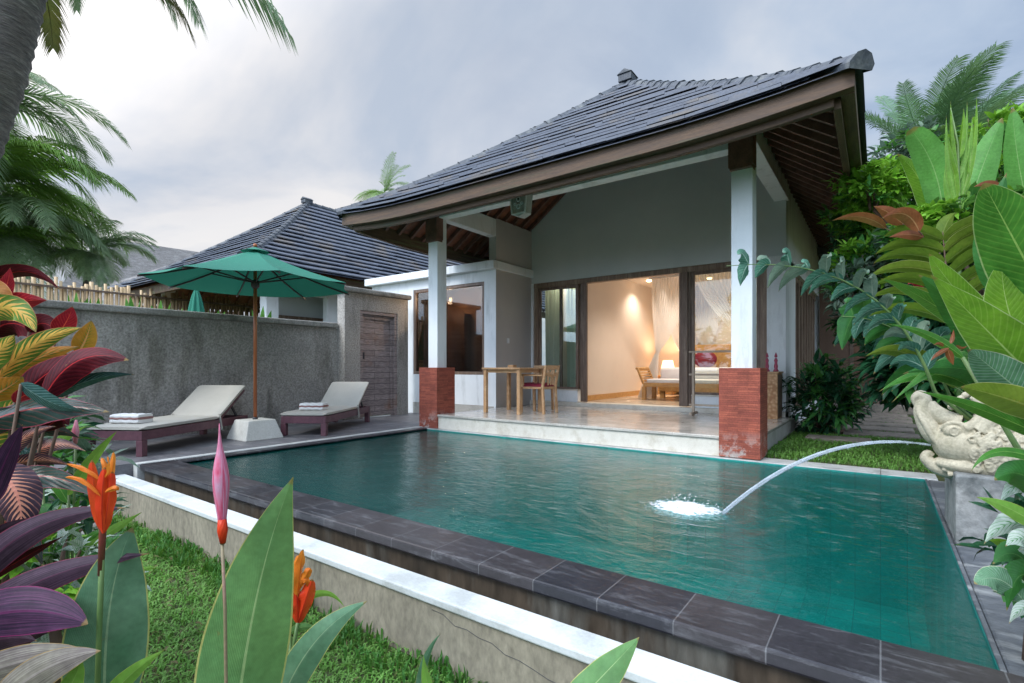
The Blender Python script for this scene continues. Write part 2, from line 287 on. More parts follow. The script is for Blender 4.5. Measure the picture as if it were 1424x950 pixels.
def leaf_mat(name, c1, c2, rib, vein=None, vamt=.25, vfreq=34, slant=9, rough=.32, trans=.3, edge=None, blotch=None, blotch_c=None, streak=False, ribw=.035, spec=.28):
    """leaf with midrib and side veins drawn from its own UVs (u across, v along)"""
    m, nt, b = new_mat(name); g = G(nt)
    out = [n for n in nt.nodes if n.type == 'OUTPUT_MATERIAL'][0]
    b.inputs['Specular IOR Level'].default_value = spec
    tc = g.n('ShaderNodeTexCoord'); sp = g.n('ShaderNodeSeparateXYZ'); g.l(tc.outputs['UV'], sp.inputs[0])
    x = g.math('ABSOLUTE', g.math('SUBTRACT', sp.outputs[0], .5)); y = sp.outputs[1]
    ob = tc.outputs['Object']
    n1 = g.noise(ob, 9, 4); 
    col = g.mix(g.ramp(n1, [(.35, 0), (.65, 1)]), c1, c2)
    ph = g.math('ADD', g.math('SUBTRACT', g.math('MULTIPLY', y, vfreq), g.math('MULTIPLY', x, slant)), g.math('MULTIPLY', n1, 1.6 if blotch else .35))
    w = g.math('FRACT', ph)
    if streak:
        cb = g.n('ShaderNodeCombineXYZ'); g.l(g.math('MULTIPLY', sp.outputs[0], 26), cb.inputs[0]); g.l(g.math('MULTIPLY', y, 1.4), cb.inputs[1])
        ns = g.noise(cb.outputs[0], 1, 3)
        col = g.mix(g.ramp(ns, [(.42, 0), (.68, .85)]), col, vein)
        h = g.math('MULTIPLY', ns, 3.0)
    else:
        vl = g.ramp(w, [(0, 1), (.16, 0), (.84, 0), (1, 1)])
        col = g.mix(g.math('MULTIPLY', vl, vamt), col, vein or rib)
        h = g.math('SUBTRACT', g.ramp(w, [(0, 0), (.5, 1), (1, 0)]), 0)
    if blotch is not None:
        # pointed patches of the second colour running from the midrib along the side veins
        tri = g.math('ABSOLUTE', g.math('SUBTRACT', w, .5))
        lim = g.math('ADD', g.math('MULTIPLY', tri, 1.0), g.math('MULTIPLY', n1, .35))
        a = g.math('GREATER_THAN', lim, g.math('ADD', g.math('MULTIPLY', x, 1.1), blotch))
        col = g.mix(a, col, blotch_c)
    rb = g.math('LESS_THAN', x, g.math('MULTIPLY', g.math('SUBTRACT', 1.15, y), ribw))
    col = g.mix(g.math('MULTIPLY', rb, .85), col, rib)
    if edge: col = g.mix(g.math('GREATER_THAN', x, .478), col, edge)
    nw = g.noise(ob, 26, 5, .7); 
    worn = g.math('MULTIPLY', g.ramp(nw, [(.66, 0), (.72, 1)]), .55)
    tipn = g.math('MULTIPLY', g.ramp(g.math('ADD', y, g.math('MULTIPLY', nw, .06)), [(.985, 0), (1, 1)]), .8)
    col = g.mix(g.math('MAXIMUM', worn, tipn), col, (.22, .15, .05))
    nb_ = g.noise(ob, 3.5, 2)
    col = g.mix(.35, col, g.ramp(nb_, [(.3, .2), (.7, .8)]), 'OVERLAY')
    nf = g.noise(ob, 60, 3)
    col = g.mix(.15, col, g.ramp(nf, [(.3, 0), (.7, 1)]), 'OVERLAY')
    g.l(col, b.inputs['Base Color']); g.l(g.math('MULTIPLY_ADD', n1, .25, rough - .1), b.inputs['Roughness'])
    g.bump(g.math('ADD', h, g.math('MULTIPLY', rb, 2.0)), .25, .0015, b)
    t = g.n('ShaderNodeBsdfTranslucent'); g.l(g.mix(.25, col, (.35, .55, .06)) if trans > .2 else col, t.inputs[0])
    mx = g.n('ShaderNodeMixShader'); mx.inputs[0].default_value = trans
    g.l(b.outputs[0], mx.inputs[1]); g.l(t.outputs[0], mx.inputs[2]); g.l(mx.outputs[0], out.inputs[0])
    return m
MT['canna'] = leaf_mat('canna', (.10, .235, .085), (.135, .29, .10), (.36, .50, .22), vamt=.10, vfreq=60, slant=40, trans=.3, edge=(.42, .42, .14), ribw=.018)
MT['canna_blue'] = leaf_mat('canna_blue', (.085, .20, .11), (.13, .25, .15), (.30, .42, .25), vamt=.10, vfreq=60, slant=40, trans=.2, edge=(.42, .42, .14), ribw=.018)
MT['canna_bright'] = leaf_mat('canna_bright', (.15, .34, .05), (.20, .40, .07), (.35, .50, .15), vamt=.1, vfreq=50, slant=30, trans=.35, edge=(.4, .45, .1), ribw=.02)
MT['helic'] = leaf_mat('helic', (.03, .15, .02), (.055, .22, .03), (.30, .48, .12), (.16, .36, .06), .5, 24, 7, .28, .35, edge=(.3, .42, .16), ribw=.02)
MT['helic_light'] = leaf_mat('helic_light', (.10, .25, .02), (.17, .35, .03), (.42, .56, .18), (.28, .46, .08), .5, 24, 7, .28, .4, edge=(.38, .5, .2), ribw=.02)
MT['helic_dark'] = leaf_mat('helic_dark', (.02, .11, .025), (.035, .16, .03), (.10, .24, .06), (.05, .18, .04), .5, 24, 7, .3, .25, ribw=.02)
MT['helic_grey'] = leaf_mat('helic_grey', (.07, .18, .09), (.11, .24, .13), (.3, .42, .28), (.32, .42, .36), .6, 26, 6, .2, .15, edge=(.4, .45, .3), ribw=.02)
MT['helic_olive'] = leaf_mat('helic_olive', (.12, .19, .02), (.17, .24, .03), (.3, .34, .08), (.16, .22, .03), .4, 24, 6, .35, .3, edge=(.38, .40, .14), blotch=.62, blotch_c=(.34, .22, .03))
MT['banana'] = leaf_mat('banana', (.10, .30, .06), (.13, .36, .08), (.30, .50, .18), (.16, .40, .10), .4, 30, 3, .35, .35, ribw=.02)
MT['olive_leaf'] = leaf_mat('olive_leaf', (.085, .16, .015), (.13, .20, .02), (.2, .26, .06), (.14, .2, .03), .5, 12, 5, .35, .3)
MT['brown_leaf'] = leaf_mat('brown_leaf', (.17, .045, .02), (.25, .08, .035), (.42, .22, .1), (.3, .1, .04), .4, 12, 5, .3, .25)
MT['philo'] = leaf_mat('philo', (.035, .125, .08), (.07, .19, .125), (.35, .50, .40), (.2, .36, .28), .5, 8, 4, .25, .2)
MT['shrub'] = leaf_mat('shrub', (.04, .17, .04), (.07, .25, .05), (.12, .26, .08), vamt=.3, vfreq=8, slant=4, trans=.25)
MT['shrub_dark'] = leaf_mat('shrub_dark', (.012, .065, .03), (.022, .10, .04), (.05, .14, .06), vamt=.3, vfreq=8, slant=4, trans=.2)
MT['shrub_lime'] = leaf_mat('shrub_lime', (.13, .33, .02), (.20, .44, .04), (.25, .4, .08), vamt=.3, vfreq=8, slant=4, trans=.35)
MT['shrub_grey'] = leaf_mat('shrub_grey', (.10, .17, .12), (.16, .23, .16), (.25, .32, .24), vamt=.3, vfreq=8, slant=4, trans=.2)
MT['shrub_white'] = leaf_mat('shrub_white', (.38, .46, .40), (.5, .56, .5), (.2, .35, .2), (.12, .28, .12), .8, 9, 5, .3, .2, blotch=.45, blotch_c=(.08, .24, .08))
MT['palm'] = leaf_mat('palm', (.11, .25, .04), (.20, .36, .07), (.16, .24, .08), vamt=.1, trans=.3, rough=.4)
MT['palm_grey'] = leaf_mat('palm_grey', (.17, .28, .14), (.27, .37, .20), (.18, .26, .14), vamt=.1, trans=.25, rough=.45)
MT['palm_far'] = leaf_mat('palm_far', (.09, .19, .10), (.14, .26, .13), (.18, .26, .14), vamt=.1, trans=.25, rough=.5)
MT['palm_dry'] = leaf_mat('palm_dry', (.16, .12, .045), (.12, .12, .05), (.2, .16, .08), vamt=.1, trans=.25, rough=.6)
MT['grass'] = leaf_mat('grass', (.09, .24, .03), (.19, .38, .09), (.16, .33, .08), vamt=.0, trans=.3, rough=.4)
MT['grass_tall'] = leaf_mat('grass_tall', (.03, .13, .02), (.06, .19, .03), (.10, .25, .05), vamt=.0, trans=.3, rough=.4)
MT['cr_yellow'] = leaf_mat('cr_yellow', (.13, .24, .035), (.08, .16, .03), (.75, .48, .10), (.6, .3, .06), .2, 11, 5, .25, .2, edge=(.6, .22, .08), blotch=.20, blotch_c=(.72, .42, .09), ribw=.05)
MT['cr_orange'] = leaf_mat('cr_orange', (.36, .13, .015), (.45, .20, .03), (.75, .32, .14), (.6, .2, .06), .4, 11, 5, .25, .25, edge=(.65, .25, .1), blotch=.42, blotch_c=(.14, .16, .03), ribw=.05)
MT['cr_red'] = leaf_mat('cr_red', (.038, .003, .007), (.085, .006, .012), (.50, .03, .035), (.30, .015, .025), .22, 12, 6, .5, .03, edge=(.20, .012, .02), ribw=.022, spec=.14)
MT['cr_bright_red'] = leaf_mat('cr_bright_red', (.34, .015, .03), (.22, .01, .02), (.75, .10, .06), (.6, .06, .05), .5, 10, 6, .25, .2, edge=(.6, .08, .07), ribw=.03)
MT['cr_dark'] = leaf_mat('cr_dark', (.018, .035, .03), (.03, .06, .045), (.45, .08, .08), (.3, .06, .06), .25, 9, 5, .22, .1, edge=(.3, .05, .08), blotch=.60, blotch_c=(.3, .15, .05), ribw=.03)
MT['cr_glossy'] = leaf_mat('cr_glossy', (.02, .06, .055), (.035, .10, .08), (.12, .2, .18), (.2, .32, .34), .5, 13, 6, .15, .1, ribw=.03)
MT['cr_salmon'] = leaf_mat('cr_salmon', (.05, .03, .045), (.07, .04, .055), (.7, .28, .2), (.5, .2, .16), .5, 16, 7, .25, .1, blotch=.28, blotch_c=(.62, .27, .18), ribw=.05)
MT['cordyline'] = leaf_mat('cordyline', (.036, .018, .034), (.022, .010, .021), (.09, .03, .06), (.10, .058, .088), .3, rough=.5, spec=.2, trans=.12, streak=True, edge=(.17, .02, .05))
MT['cordyline_pink'] = leaf_mat('cordyline_pink', (.038, .018, .045), (.026, .012, .034), (.11, .02, .08), (.12, .04, .10), .3, rough=.5, spec=.2, trans=.12, streak=True, edge=(.17, .02, .09))
MT['cordyline_pale'] = leaf_mat('cordyline_pale', (.17, .155, .12), (.11, .085, .09), (.3, .26, .24), (.34, .32, .26), .3, rough=.5, spec=.2, trans=.15, streak=True, edge=(.3, .2, .08))
MT['petal_orange'] = leaf_mat('petal_orange', (.80, .20, .02), (.85, .30, .04), (.8, .1, .02), vamt=.2, vfreq=3, rough=.35, trans=.3)
MT['petal_red'] = leaf_mat('petal_red', (.72, .035, .015), (.80, .08, .02), (.5, .01, .02), vamt=.2, vfreq=3, rough=.35, trans=.3)
def bud_mat():
    m, nt, b = new_mat('bud'); g = G(nt); tc = g.n('ShaderNodeTexCoord'); sp = g.n('ShaderNodeSeparateXYZ'); g.l(tc.outputs['UV'], sp.inputs[0])
    cb = g.n('ShaderNodeCombineXYZ'); g.l(g.math('MULTIPLY', g.math('SINE', g.math('MULTIPLY', sp.outputs[0], 6.2832)), 2.4), cb.inputs[0]); g.l(g.math('MULTIPLY', sp.outputs[1], 1.2), cb.inputs[1])
    n = g.noise(cb.outputs[0], 2.2, 4)
    col = g.ramp(n, [(.33, (.50, .03, .09)), (.48, (.60, .15, .25)), (.62, (.55, .30, .42)), (.75, (.38, .22, .28))])
    g.l(col, b.inputs['Base Color']); b.inputs['Roughness'].default_value = .42; b.inputs['Specular IOR Level'].default_value = .3
    g.bump(n, .4, .002, b); return m
MT['bud'] = bud_mat()
MT['stem_pink'] = surf('stem_pink', (.30, .17, .13), (.16, .20, .08), 6, rough=.5, bump=.2, bscale=120, bdist=.001, fine=.15)
MT['pale_wood'] = surf('pale_wood', (.46, .38, .30), (.36, .28, .21), 5, rough=.6, bump=.2, bscale=40, bdist=.002, fine=.15)
MT['bud_pink'] = surf('bud_pink', (.72, .30, .38), (.66, .16, .24), 9, (20, 20, 2), rough=.35, bump=.1, fine=.05)

# ------------------------------------------------------------------ mesh builder
class MB:
    def __init__(s): s.v = []; s.f = []; s.uv = []; s.mi = []; s.sm = []
    def add(s, vs, fs, uvs=None, mi=0, smooth=False):
        o = len(s.v); s.v += [tuple(p) for p in vs]
        for k, f in enumerate(fs):
            s.f.append(tuple(i + o for i in f)); s.mi.append(mi); s.sm.append(smooth)
            s.uv.append([uvs[i] for i in f] if uvs else None)
        return s
    def box(s, x0, x1, y0, y1, z0, z1, mi=0):
        vs = [(x, y, z) for z in (z0, z1) for y in (y0, y1) for x in (x0, x1)]
        return s.add(vs, [(0, 2, 3, 1), (4, 5, 7, 6), (0, 1, 5, 4), (2, 6, 7, 3), (0, 4, 6, 2), (1, 3, 7, 5)], mi=mi)
    def obox(s, a, b, w, h, up=(0, 0, 1), mi=0):
        """bar from a to b of width w and height h"""
        a = V(a); b = V(b); d = (b - a).normalized(); up = V(up)
        sd = d.cross(up); sd = sd.normalized() if sd.length > 1e-5 else V((1, 0, 0)); u = sd.cross(d)
        vs = [p + sd * (w / 2 * i) + u * (h / 2 * j) for p in (a, b) for j in (-1, 1) for i in (-1, 1)]
        return s.add(vs, [(0, 1, 3, 2), (4, 6, 7, 5), (0, 4, 5, 1), (2, 3, 7, 6), (0, 2, 6, 4), (1, 5, 7, 3)], mi=mi)
    def tube(s, pts, rads, n=8, mi=0, cap=True):
        pts = [V(p) for p in pts]
        if isinstance(rads, (int, float)): rads = [rads] * len(pts)
        prev = None; rings = []
        for i, p in enumerate(pts):
            d = (pts[min(i + 1, len(pts) - 1)] - pts[max(i - 1, 0)]).normalized()
            if prev is None: a = d.orthogonal().normalized()
            else:
                a = prev - d * prev.dot(d); a = a.normalized() if a.length > 1e-6 else d.orthogonal().normalized()
            prev = a; bb = d.cross(a)
            rings.append([p + (a * math.cos(2 * math.pi * k / n) + bb * math.sin(2 * math.pi * k / n)) * rads[i] for k in range(n)])
        vs = [q for r in rings for q in r]; fs = []
        for i in range(len(pts) - 1):
            for k in range(n): fs.append((i * n + k, i * n + (k + 1) % n, (i + 1) * n + (k + 1) % n, (i + 1) * n + k))
        uv = [(k / n, i / max(1, len(pts) - 1)) for i in range(len(pts)) for k in range(n)]
        if cap: fs += [tuple(range(n))[::-1], tuple(range((len(pts) - 1) * n, len(pts) * n))]
        return s.add(vs, fs, uv, mi=mi, smooth=True)
    def lathe(s, c, prof, n=20, mi=0):
        c = V(c); return s.tube([c + V((0, 0, z)) for r, z in prof], [max(r, .0004) for r, z in prof], n, mi)
    def prism(s, poly, axis, a0, a1, mi=0):
        """polygon in the plane across axis ('x','y','z') extruded a0..a1"""
        def P(p, q, t): return {'x': (t, p, q), 'y': (p, t, q), 'z': (p, q, t)}[axis]
        n = len(poly); vs = [P(p, q, a0) for p, q in poly] + [P(p, q, a1) for p, q in poly]
        fs = [tuple(range(n)), tuple(range(2 * n - 1, n - 1, -1))] + [(i, n + i, n + (i + 1) % n, (i + 1) % n) for i in range(n)]
        return s.add(vs, fs, mi=mi)
    def grid(s, fn, nu, nv, mi=0, smooth=True):
        vs = [fn(i / nu, j / nv) for j in range(nv + 1) for i in range(nu + 1)]
        uv = [(i / nu, j / nv) for j in range(nv + 1) for i in range(nu + 1)]
        fs = [(j * (nu + 1) + i, j * (nu + 1) + i + 1, (j + 1) * (nu + 1) + i + 1, (j + 1) * (nu + 1) + i) for j in range(nv) for i in range(nu)]
        return s.add(vs, fs, uv, mi=mi, smooth=smooth)
    def ball(s, c, r, n=10, m=7, mi=0, sc=(1, 1, 1)):
        c = V(c)
        def fn(a, b):
            th = a * 2 * math.pi; ph = b * math.pi
            return c + V((math.cos(th) * math.sin(ph) * sc[0], math.sin(th) * math.sin(ph) * sc[1], -math.cos(ph) * sc[2])) * r
        return s.grid(fn, n, m, mi)
    def build(s, name, mats, parent=None, bevel=0, fix=True):
        if not isinstance(mats, (list, tuple)): mats = [mats]
        L = V(parent.get('_loc', (0, 0, 0))) if parent is not None else V((0, 0, 0))
        me = bpy.data.meshes.new(name)
        me.from_pydata([(x - L.x, y - L.y, z - L.z) for x, y, z in s.v], [], s.f)
        for m in mats: me.materials.append(MT[m])
        me.polygons.foreach_set('material_index', s.mi); me.polygons.foreach_set('use_smooth', s.sm)
        if any(u is not None for u in s.uv):
            ul = me.uv_layers.new(name='UVMap'); flat = []
            for f, u in zip(s.f, s.uv):
                for k in range(len(f)): flat += list(u[k]) if u else [0, 0]
            ul.data.foreach_set('uv', flat)
        if fix:
            bm = bmesh.new(); bm.from_mesh(me); bmesh.ops.recalc_face_normals(bm, faces=bm.faces); bm.to_mesh(me); bm.free()
        me.update()
        o = bpy.data.objects.new(name, me); COL.objects.link(o)
        if parent is not None: o.parent = parent; o['_loc'] = tuple(L)
        if bevel:
            md = o.modifiers.new('bevel', 'BEVEL'); md.width = bevel; md.segments = 2; md.limit_method = 'ANGLE'; md.angle_limit = rad(40)
        return o

def tag(o, label, cat, group=None, kind=None):
    o['label'] = label; o['category'] = cat
    if group: o['group'] = group
    if kind: o['kind'] = kind
    return o
def struct(o, label=None, cat=None, kind='structure'):
    o['kind'] = kind
    if label: o['label'] = label
    if cat: o['category'] = cat
    return o
def thing(name, loc, label, cat, group=None):
    o = bpy.data.objects.new(name, None); COL.objects.link(o); o.location = loc; o['_loc'] = tuple(loc); o.empty_display_size = .1
    return tag(o, label, cat, group)
def copy_tree(o, parent=None):
    c = o.copy(); COL.objects.link(c); c.parent = parent
    for ch in o.children: copy_tree(ch, c)
    return c

# leaf sheet --------------------------------------------------------------
def leaf(mb, base, mid, tip, width, roll=0, fold=.25, a=.55, b=.8, n=16, m=3, ruffle=0, rfreq=7, view=True, up=None, mi=0, blunt=False):
    """one leaf blade: quadratic curve base-mid-tip, width profile t^a (1-t)^b; roll turns the blade about its own line"""
    base, mid, tip = V(base), V(mid), V(tip); ruffle = ruffle or .045
    ctrl = mid * 2 - (base + tip) * .5
    b = b + .38 if b < 1 and not blunt else b
    tm = a / (a + b); wn = (tm ** a) * ((1 - tm) ** b)
    vs = []; uv = []; ph = R.random() * 6
    for i in range(n + 1):
        t = i / n; c = base * (1 - t) ** 2 + ctrl * 2 * t * (1 - t) + tip * t * t
        tan = ((ctrl - base) * (1 - t) + (tip - ctrl) * t).normalized()
        ref = (V((0, 0, 1)) - c).normalized() if view and up is None else V(up or (0, 0, 1))
        sd = tan.cross(ref); sd = sd.normalized() if sd.length > 1e-4 else tan.orthogonal().normalized()
        sd = Matrix.Rotation(rad(roll), 3, tan) @ sd; nm = sd.cross(tan)
        tt = min(max(t, .004), .996)
        w = width / 2 * (tt ** a) * ((1 - tt) ** b) / wn
        for j in range(-m, m + 1):
            x = j / m
            off = nm * (-fold * abs(x) * w + ruffle * w * math.sin(t * rfreq * 6.28 / 2 + ph + (1.6 if x > 0 else 0)) * x * x)
            vs.append(c + sd * (w * x * math.cos(fold * .6)) + off); uv.append((x * .5 + .5, t))
    k = 2 * m + 1
    fs = [(i * k + j, i * k + j + 1, (i + 1) * k + j + 1, (i + 1) * k + j) for i in range(n) for j in range(2 * m)]
    mb.add(vs, fs, uv, mi=mi, smooth=True)
def small_leaf(mb, p, d, L, W, nrm, mi=0, fold=.3, bend=.2):
    """folded six-point leaflet"""
    p = V(p); d = V(d).normalized(); s = d.cross(nrm)
    s = s.normalized() if s.length > 1e-4 else d.orthogonal(); n = s.cross(d)
    q = [p, p + d * L * .35 + s * W * .5 + n * fold * W * .5, p + d * L * .35, p + d * L * .35 - s * W * .5 + n * fold * W * .5,
         p + d * L * .72 + s * W * .36 - n * bend * L * .3 + n * fold * W * .3, p + d * L * .72 - n * bend * L * .3, p + d * L * .72 - s * W * .36 - n * bend * L * .3 + n * fold * W * .3,
         p + d * L - n * bend * L]
    uv = [(.5, 0), (.98, .35), (.5, .35), (.02, .35), (.9, .72), (.5, .72), (.1, .72), (.5, 1)]
    mb.add(q, [(0, 1, 2), (0, 2, 3), (1, 4, 5, 2), (2, 5, 6, 3), (4, 7, 5), (5, 7, 6)], uv, mi=mi, smooth=True)
def rv(r=R):
    while True:
        p = V((r.uniform(-1, 1), r.uniform(-1, 1), r.uniform(-1, 1)))
        if .05 < p.length < 1: return p

# ================================================================== WORLD
world = bpy.data.worlds.new('World'); scene.world = world; world.use_nodes = True
wnt = world.node_tree; g = G(wnt); bg = wnt.nodes['Background']; wout = [n for n in wnt.nodes if n.type == 'OUTPUT_WORLD'][0]
SUN_EL, SUN_AZ = 48, 195        # the sun stands behind the camera (compass degrees from +Y, clockwise)
sky = g.n('ShaderNodeTexSky'); sky.sky_type = 'NISHITA'; sky.sun_disc = False
sky.sun_elevation = rad(SUN_EL); sky.sun_rotation = rad(SUN_AZ)
g.l(sky.outputs[0], bg.inputs[0]); bg.inputs[1].default_value = .07
# broken cloud deck in front of that sky
tc = g.n('ShaderNodeTexCoord'); sp = g.n('ShaderNodeSeparateXYZ'); g.l(tc.outputs['Generated'], sp.inputs[0])
den = g.math('ADD', g.math('MAXIMUM', sp.outputs[2], 0.0), .22)
cb = g.n('ShaderNodeCombineXYZ'); g.l(g.math('DIVIDE', sp.outputs[0], den), cb.inputs[0]); g.l(g.math('DIVIDE', sp.outputs[1], den), cb.inputs[1])
nA = g.noise(cb.outputs[0], 1.5, 7, .55, .5); 
mpB = g.n('ShaderNodeMapping'); mpB.inputs['Location'].default_value = (4.3, 1.7, 0); g.l(cb.outputs[0], mpB.inputs[0])
nB = g.noise(mpB.outputs[0], .9, 6, .55, .4)
gd = (at(270, 215, 1) - V((0, 0, 1))).normalized()
dt = g.n('ShaderNodeVectorMath'); dt.operation = 'DOT_PRODUCT'; g.l(tc.outputs['Generated'], dt.inputs[0]); dt.inputs[1].default_value = gd
glow = g.ramp(dt.outputs['Value'], [(.45, 0), (.72, .22), (.90, .68), (1, 1)])
cl = g.ramp(nA, [(.34, (.28, .39, .58)), (.50, (.50, .60, .75)), (.66, (.74, .78, .84))])
cl = g.mix(g.math('MULTIPLY', glow, .80), cl, (.98, .93, .89))
cl = g.mix(g.ramp(nB, [(.44, 0), (.62, .75)]), cl, (.43, .52, .66))
# the cloud deck is brightest around the hidden sun behind the camera
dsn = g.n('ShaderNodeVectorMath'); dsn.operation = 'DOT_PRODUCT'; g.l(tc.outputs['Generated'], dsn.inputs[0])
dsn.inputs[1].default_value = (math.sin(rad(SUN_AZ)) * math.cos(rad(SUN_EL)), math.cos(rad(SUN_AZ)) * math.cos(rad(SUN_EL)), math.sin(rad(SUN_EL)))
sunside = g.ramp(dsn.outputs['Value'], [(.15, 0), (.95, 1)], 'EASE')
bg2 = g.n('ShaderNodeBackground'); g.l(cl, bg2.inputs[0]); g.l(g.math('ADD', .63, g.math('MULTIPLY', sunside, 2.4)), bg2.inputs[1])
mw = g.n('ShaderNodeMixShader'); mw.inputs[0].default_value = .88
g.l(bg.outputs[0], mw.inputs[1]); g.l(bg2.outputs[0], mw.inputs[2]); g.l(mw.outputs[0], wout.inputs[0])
sl = bpy.data.lights.new('sun', 'SUN'); sl.energy = 1.5; sl.angle = rad(25); sl.color = (1, .96, .9)
so = bpy.data.objects.new('sun', sl); COL.objects.link(so)
sd = V((math.sin(rad(SUN_AZ)) * math.cos(rad(SUN_EL)), math.cos(rad(SUN_AZ)) * math.cos(rad(SUN_EL)), math.sin(rad(SUN_EL))))
so.rotation_euler = sd.to_track_quat('Z', 'Y').to_euler(); so.location = (0, -5, 12)
scene.view_settings.view_transform = 'Standard'; scene.view_settings.look = 'None'; scene.view_settings.gamma = 1
scene.view_settings.exposure = .75; scene.view_settings.use_curve_mapping = False
scene.render.engine = 'CYCLES'; scene.cycles.use_denoising = True; scene.cycles.max_bounces = 8; scene.cycles.transparent_max_bounces = 24
scene.cycles.sample_clamp_indirect = 6; scene.cycles.caustics_reflective = False; scene.cycles.caustics_refractive = False

# ================================================================== SETTING
GZ = -.44
mb = MB()   # ground with the pool pit left open
for (x0, x1, y0, y1) in ((-160, -6.6, -160, 170), (1.3, 160, -160, 170), (-6.6, 1.3, -160, 1.80), (-6.6, 1.3, 6.3, 170)):
    mb.add([(x0, y0, GZ), (x1, y0, GZ), (x1, y1, GZ), (x0, y1, GZ)], [(0, 1, 2, 3)])
struct(mb.build('ground', 'ground'))
# far garden ground right of and behind the villa, level with the pool rim
struct(MB().box(-1.12, 14, 6.26, 13.7, -.43, -.02).box(1.02, 14, 2.0, 6.25, -.43, -.03).build('garden_bed', 'ground'))
# pool
PX0, PX1, PY0, PY1, WZ = -6.0, .324, 2.31, 5.93, -.035
mb = MB(); z = -1.25
mb.add([(PX0, PY0, z), (PX1, PY0, z), (PX1, PY1, z), (PX0, PY1, z)], [(0, 1, 2, 3)])
mb.add([(PX0, PY0, z), (PX1, PY0, z), (PX1, PY0, -.01), (PX0, PY0, -.01)], [(0, 1, 2, 3)])
mb.add([(PX0, PY1, z), (PX1, PY1, z), (PX1, PY1, -.02), (PX0, PY1, -.02)], [(0, 1, 2, 3)])
mb.add([(PX0, PY0, z), (PX0, PY1, z), (PX0, PY1, -.02), (PX0, PY0, -.02)], [(0, 1, 2, 3)])
mb.add([(PX1, PY0, z), (PX1, PY1, z), (PX1, PY1, -.02), (PX1, PY0, -.02)], [(0, 1, 2, 3)])
struct(mb.build('pool_basin', 'pool_tile', fix=False))
def wz(x, y):
    d = math.hypot(x - SPL[0], y - SPL[1])
    return WZ + .0035 * math.sin(d * 21 + 1.5 * noise.noise(V((x * 3, y * 3, 4)))) * math.exp(-d * 1.3) + .004 * noise.noise(V((x * 2.5, y * 3, 0)))
mb = MB(); NX, NY = 260, 160
mb.grid(lambda a, b: (PX0 + (PX1 - PX0) * a, PY0 + (PY1 - PY0) * b, wz(PX0 + (PX1 - PX0) * a, PY0 + (PY1 - PY0) * b)), NX, NY)
struct(mb.build('pool_water', 'water', fix=False))
# dark tiled rim: wet near strip with a rounded nose, left strip
mb = MB().box(-6.16, .40, 1.99, 2.31, -.062, 0).box(-6.16, -6.0, 2.313, 5.93, -.062, -.003)
struct(mb.build('pool_coping', 'coping', bevel=.012))
struct(MB().box(-6.14, .42, 2.03, 2.30, -1.2, -.064).build('pool_outer_wall', 'pool_side'))
struct(MB().box(-6.3, .6, 1.91, 2.03, -1.0, -.33).build('overflow_gutter', 'pool_side'))
# light stone edging at the far side and the left side
mb = MB().box(-6.14, -.0, 5.94, 6.24, -.30, -.012).box(0.003, .42, 5.94, 6.24, -.30, -.014)
struct(mb.build('stone_edging', 'light_edge', bevel=.006))
struct(MB().box(-6.27, -6.165, 1.97, 6.24, -.3, .004).build('deck_edging', 'light_edge', bevel=.006))
# sun deck
struct(MB().box(-8.3, -6.275, -.5, 7.7, -.44, 0).build('deck', 'deck'))
struct(MB().box(-6.27, -5.9, 6.245, 7.7, -.3, -.002).build('deck_strip', 'deck'))
# dark ledge right of the pool
mb = MB().box(.345, 1.02, 1.2, 5.93, -.9, -.02)
struct(mb.build('pool_ledge', 'ledge_stone', bevel=.012))
struct(MB().box(.325, .343, 2.32, 5.93, -.2, -.016).build('pool_ledge_trim', 'ledge_stone', bevel=.004))

# low retaining wall with a white top in front of the pool
kw = MB().box(-6.9, .34, 1.76, 1.90, -.6, -.142).build('retaining_wall', 'kerb_side')
tag(kw, 'low beige rendered retaining wall with white painted top between lawn and pool', 'low wall')
k2 = MB()
n = 60
k2.box(-6.9, .34, 1.745, 1.905, -.14, -.10)
k2.build('painted_top', 'kerb_top', kw, bevel=.008)
# hairline crack in its face
mb = MB(); pts = []
for i in range(16):
    t = i / 15; pts.append(V((-1.75 + 1.1 * t, 1.7595, -.17 - .16 * t + .012 * noise.noise(V((t * 11, 0, 0))) * 2)))
mb.tube(pts, [.0016] * 16, 4); mb.build('crack', 'dark_metal', kw)

# ================================================================== GARDEN WALL with gate
gw = MB().box(-8.5, -8.3, -6, 6.25, -.44, 1.72).build('garden_wall', 'pebble_wall')
tag(gw, 'long grey pebble-dash garden wall behind the loungers', 'garden wall')
MB().box(-8.54, -8.24, -6, 5.83, 1.723, 1.82).build('coping', 'coping_stone', gw, bevel=.02)
gt = thing('gate_wall', (-8.15, 6.6, 0), 'tall grey pebble-dash wall section with weathered wooden gate', 'gate wall')
mb = MB().box(-8.30, -8.08, 5.85, 6.20, 0, 2.40).box(-8.30, -8.08, 7.13, 7.42, 0, 2.40).box(-8.30, -8.08, 6.20, 7.13, 2.09, 2.40)
mb.build('wall', 'pebble_wall', gt)
MB().box(-8.36, -8.00, 5.75, 7.46, 2.403, 2.50).build('coping', 'coping_stone', gt, bevel=.025)
dr = MB().box(-8.20, -8.16, 6.27, 7.06, .03, 2.02).build('door', 'gate_boards', gt)
MB().box(-8.22, -8.09, 6.20, 6.27, 0, 2.09).box(-8.22, -8.09, 7.06, 7.13, 0, 2.09).box(-8.22, -8.09, 6.27, 7.06, 2.02, 2.09).build('door_frame', 'gate_boards', gt, bevel=.005)
MB().box(-8.158, -8.135, 6.27, 6.34, .03, 2.02).box(-8.158, -8.135, 6.99, 7.06, .03, 2.02).box(-8.158, -8.135, 6.34, 6.99, 1.93, 2.02).box(-8.158, -8.135, 6.34, 6.99, .03, .16).build('rail', 'gate_boards', dr, bevel=.004)
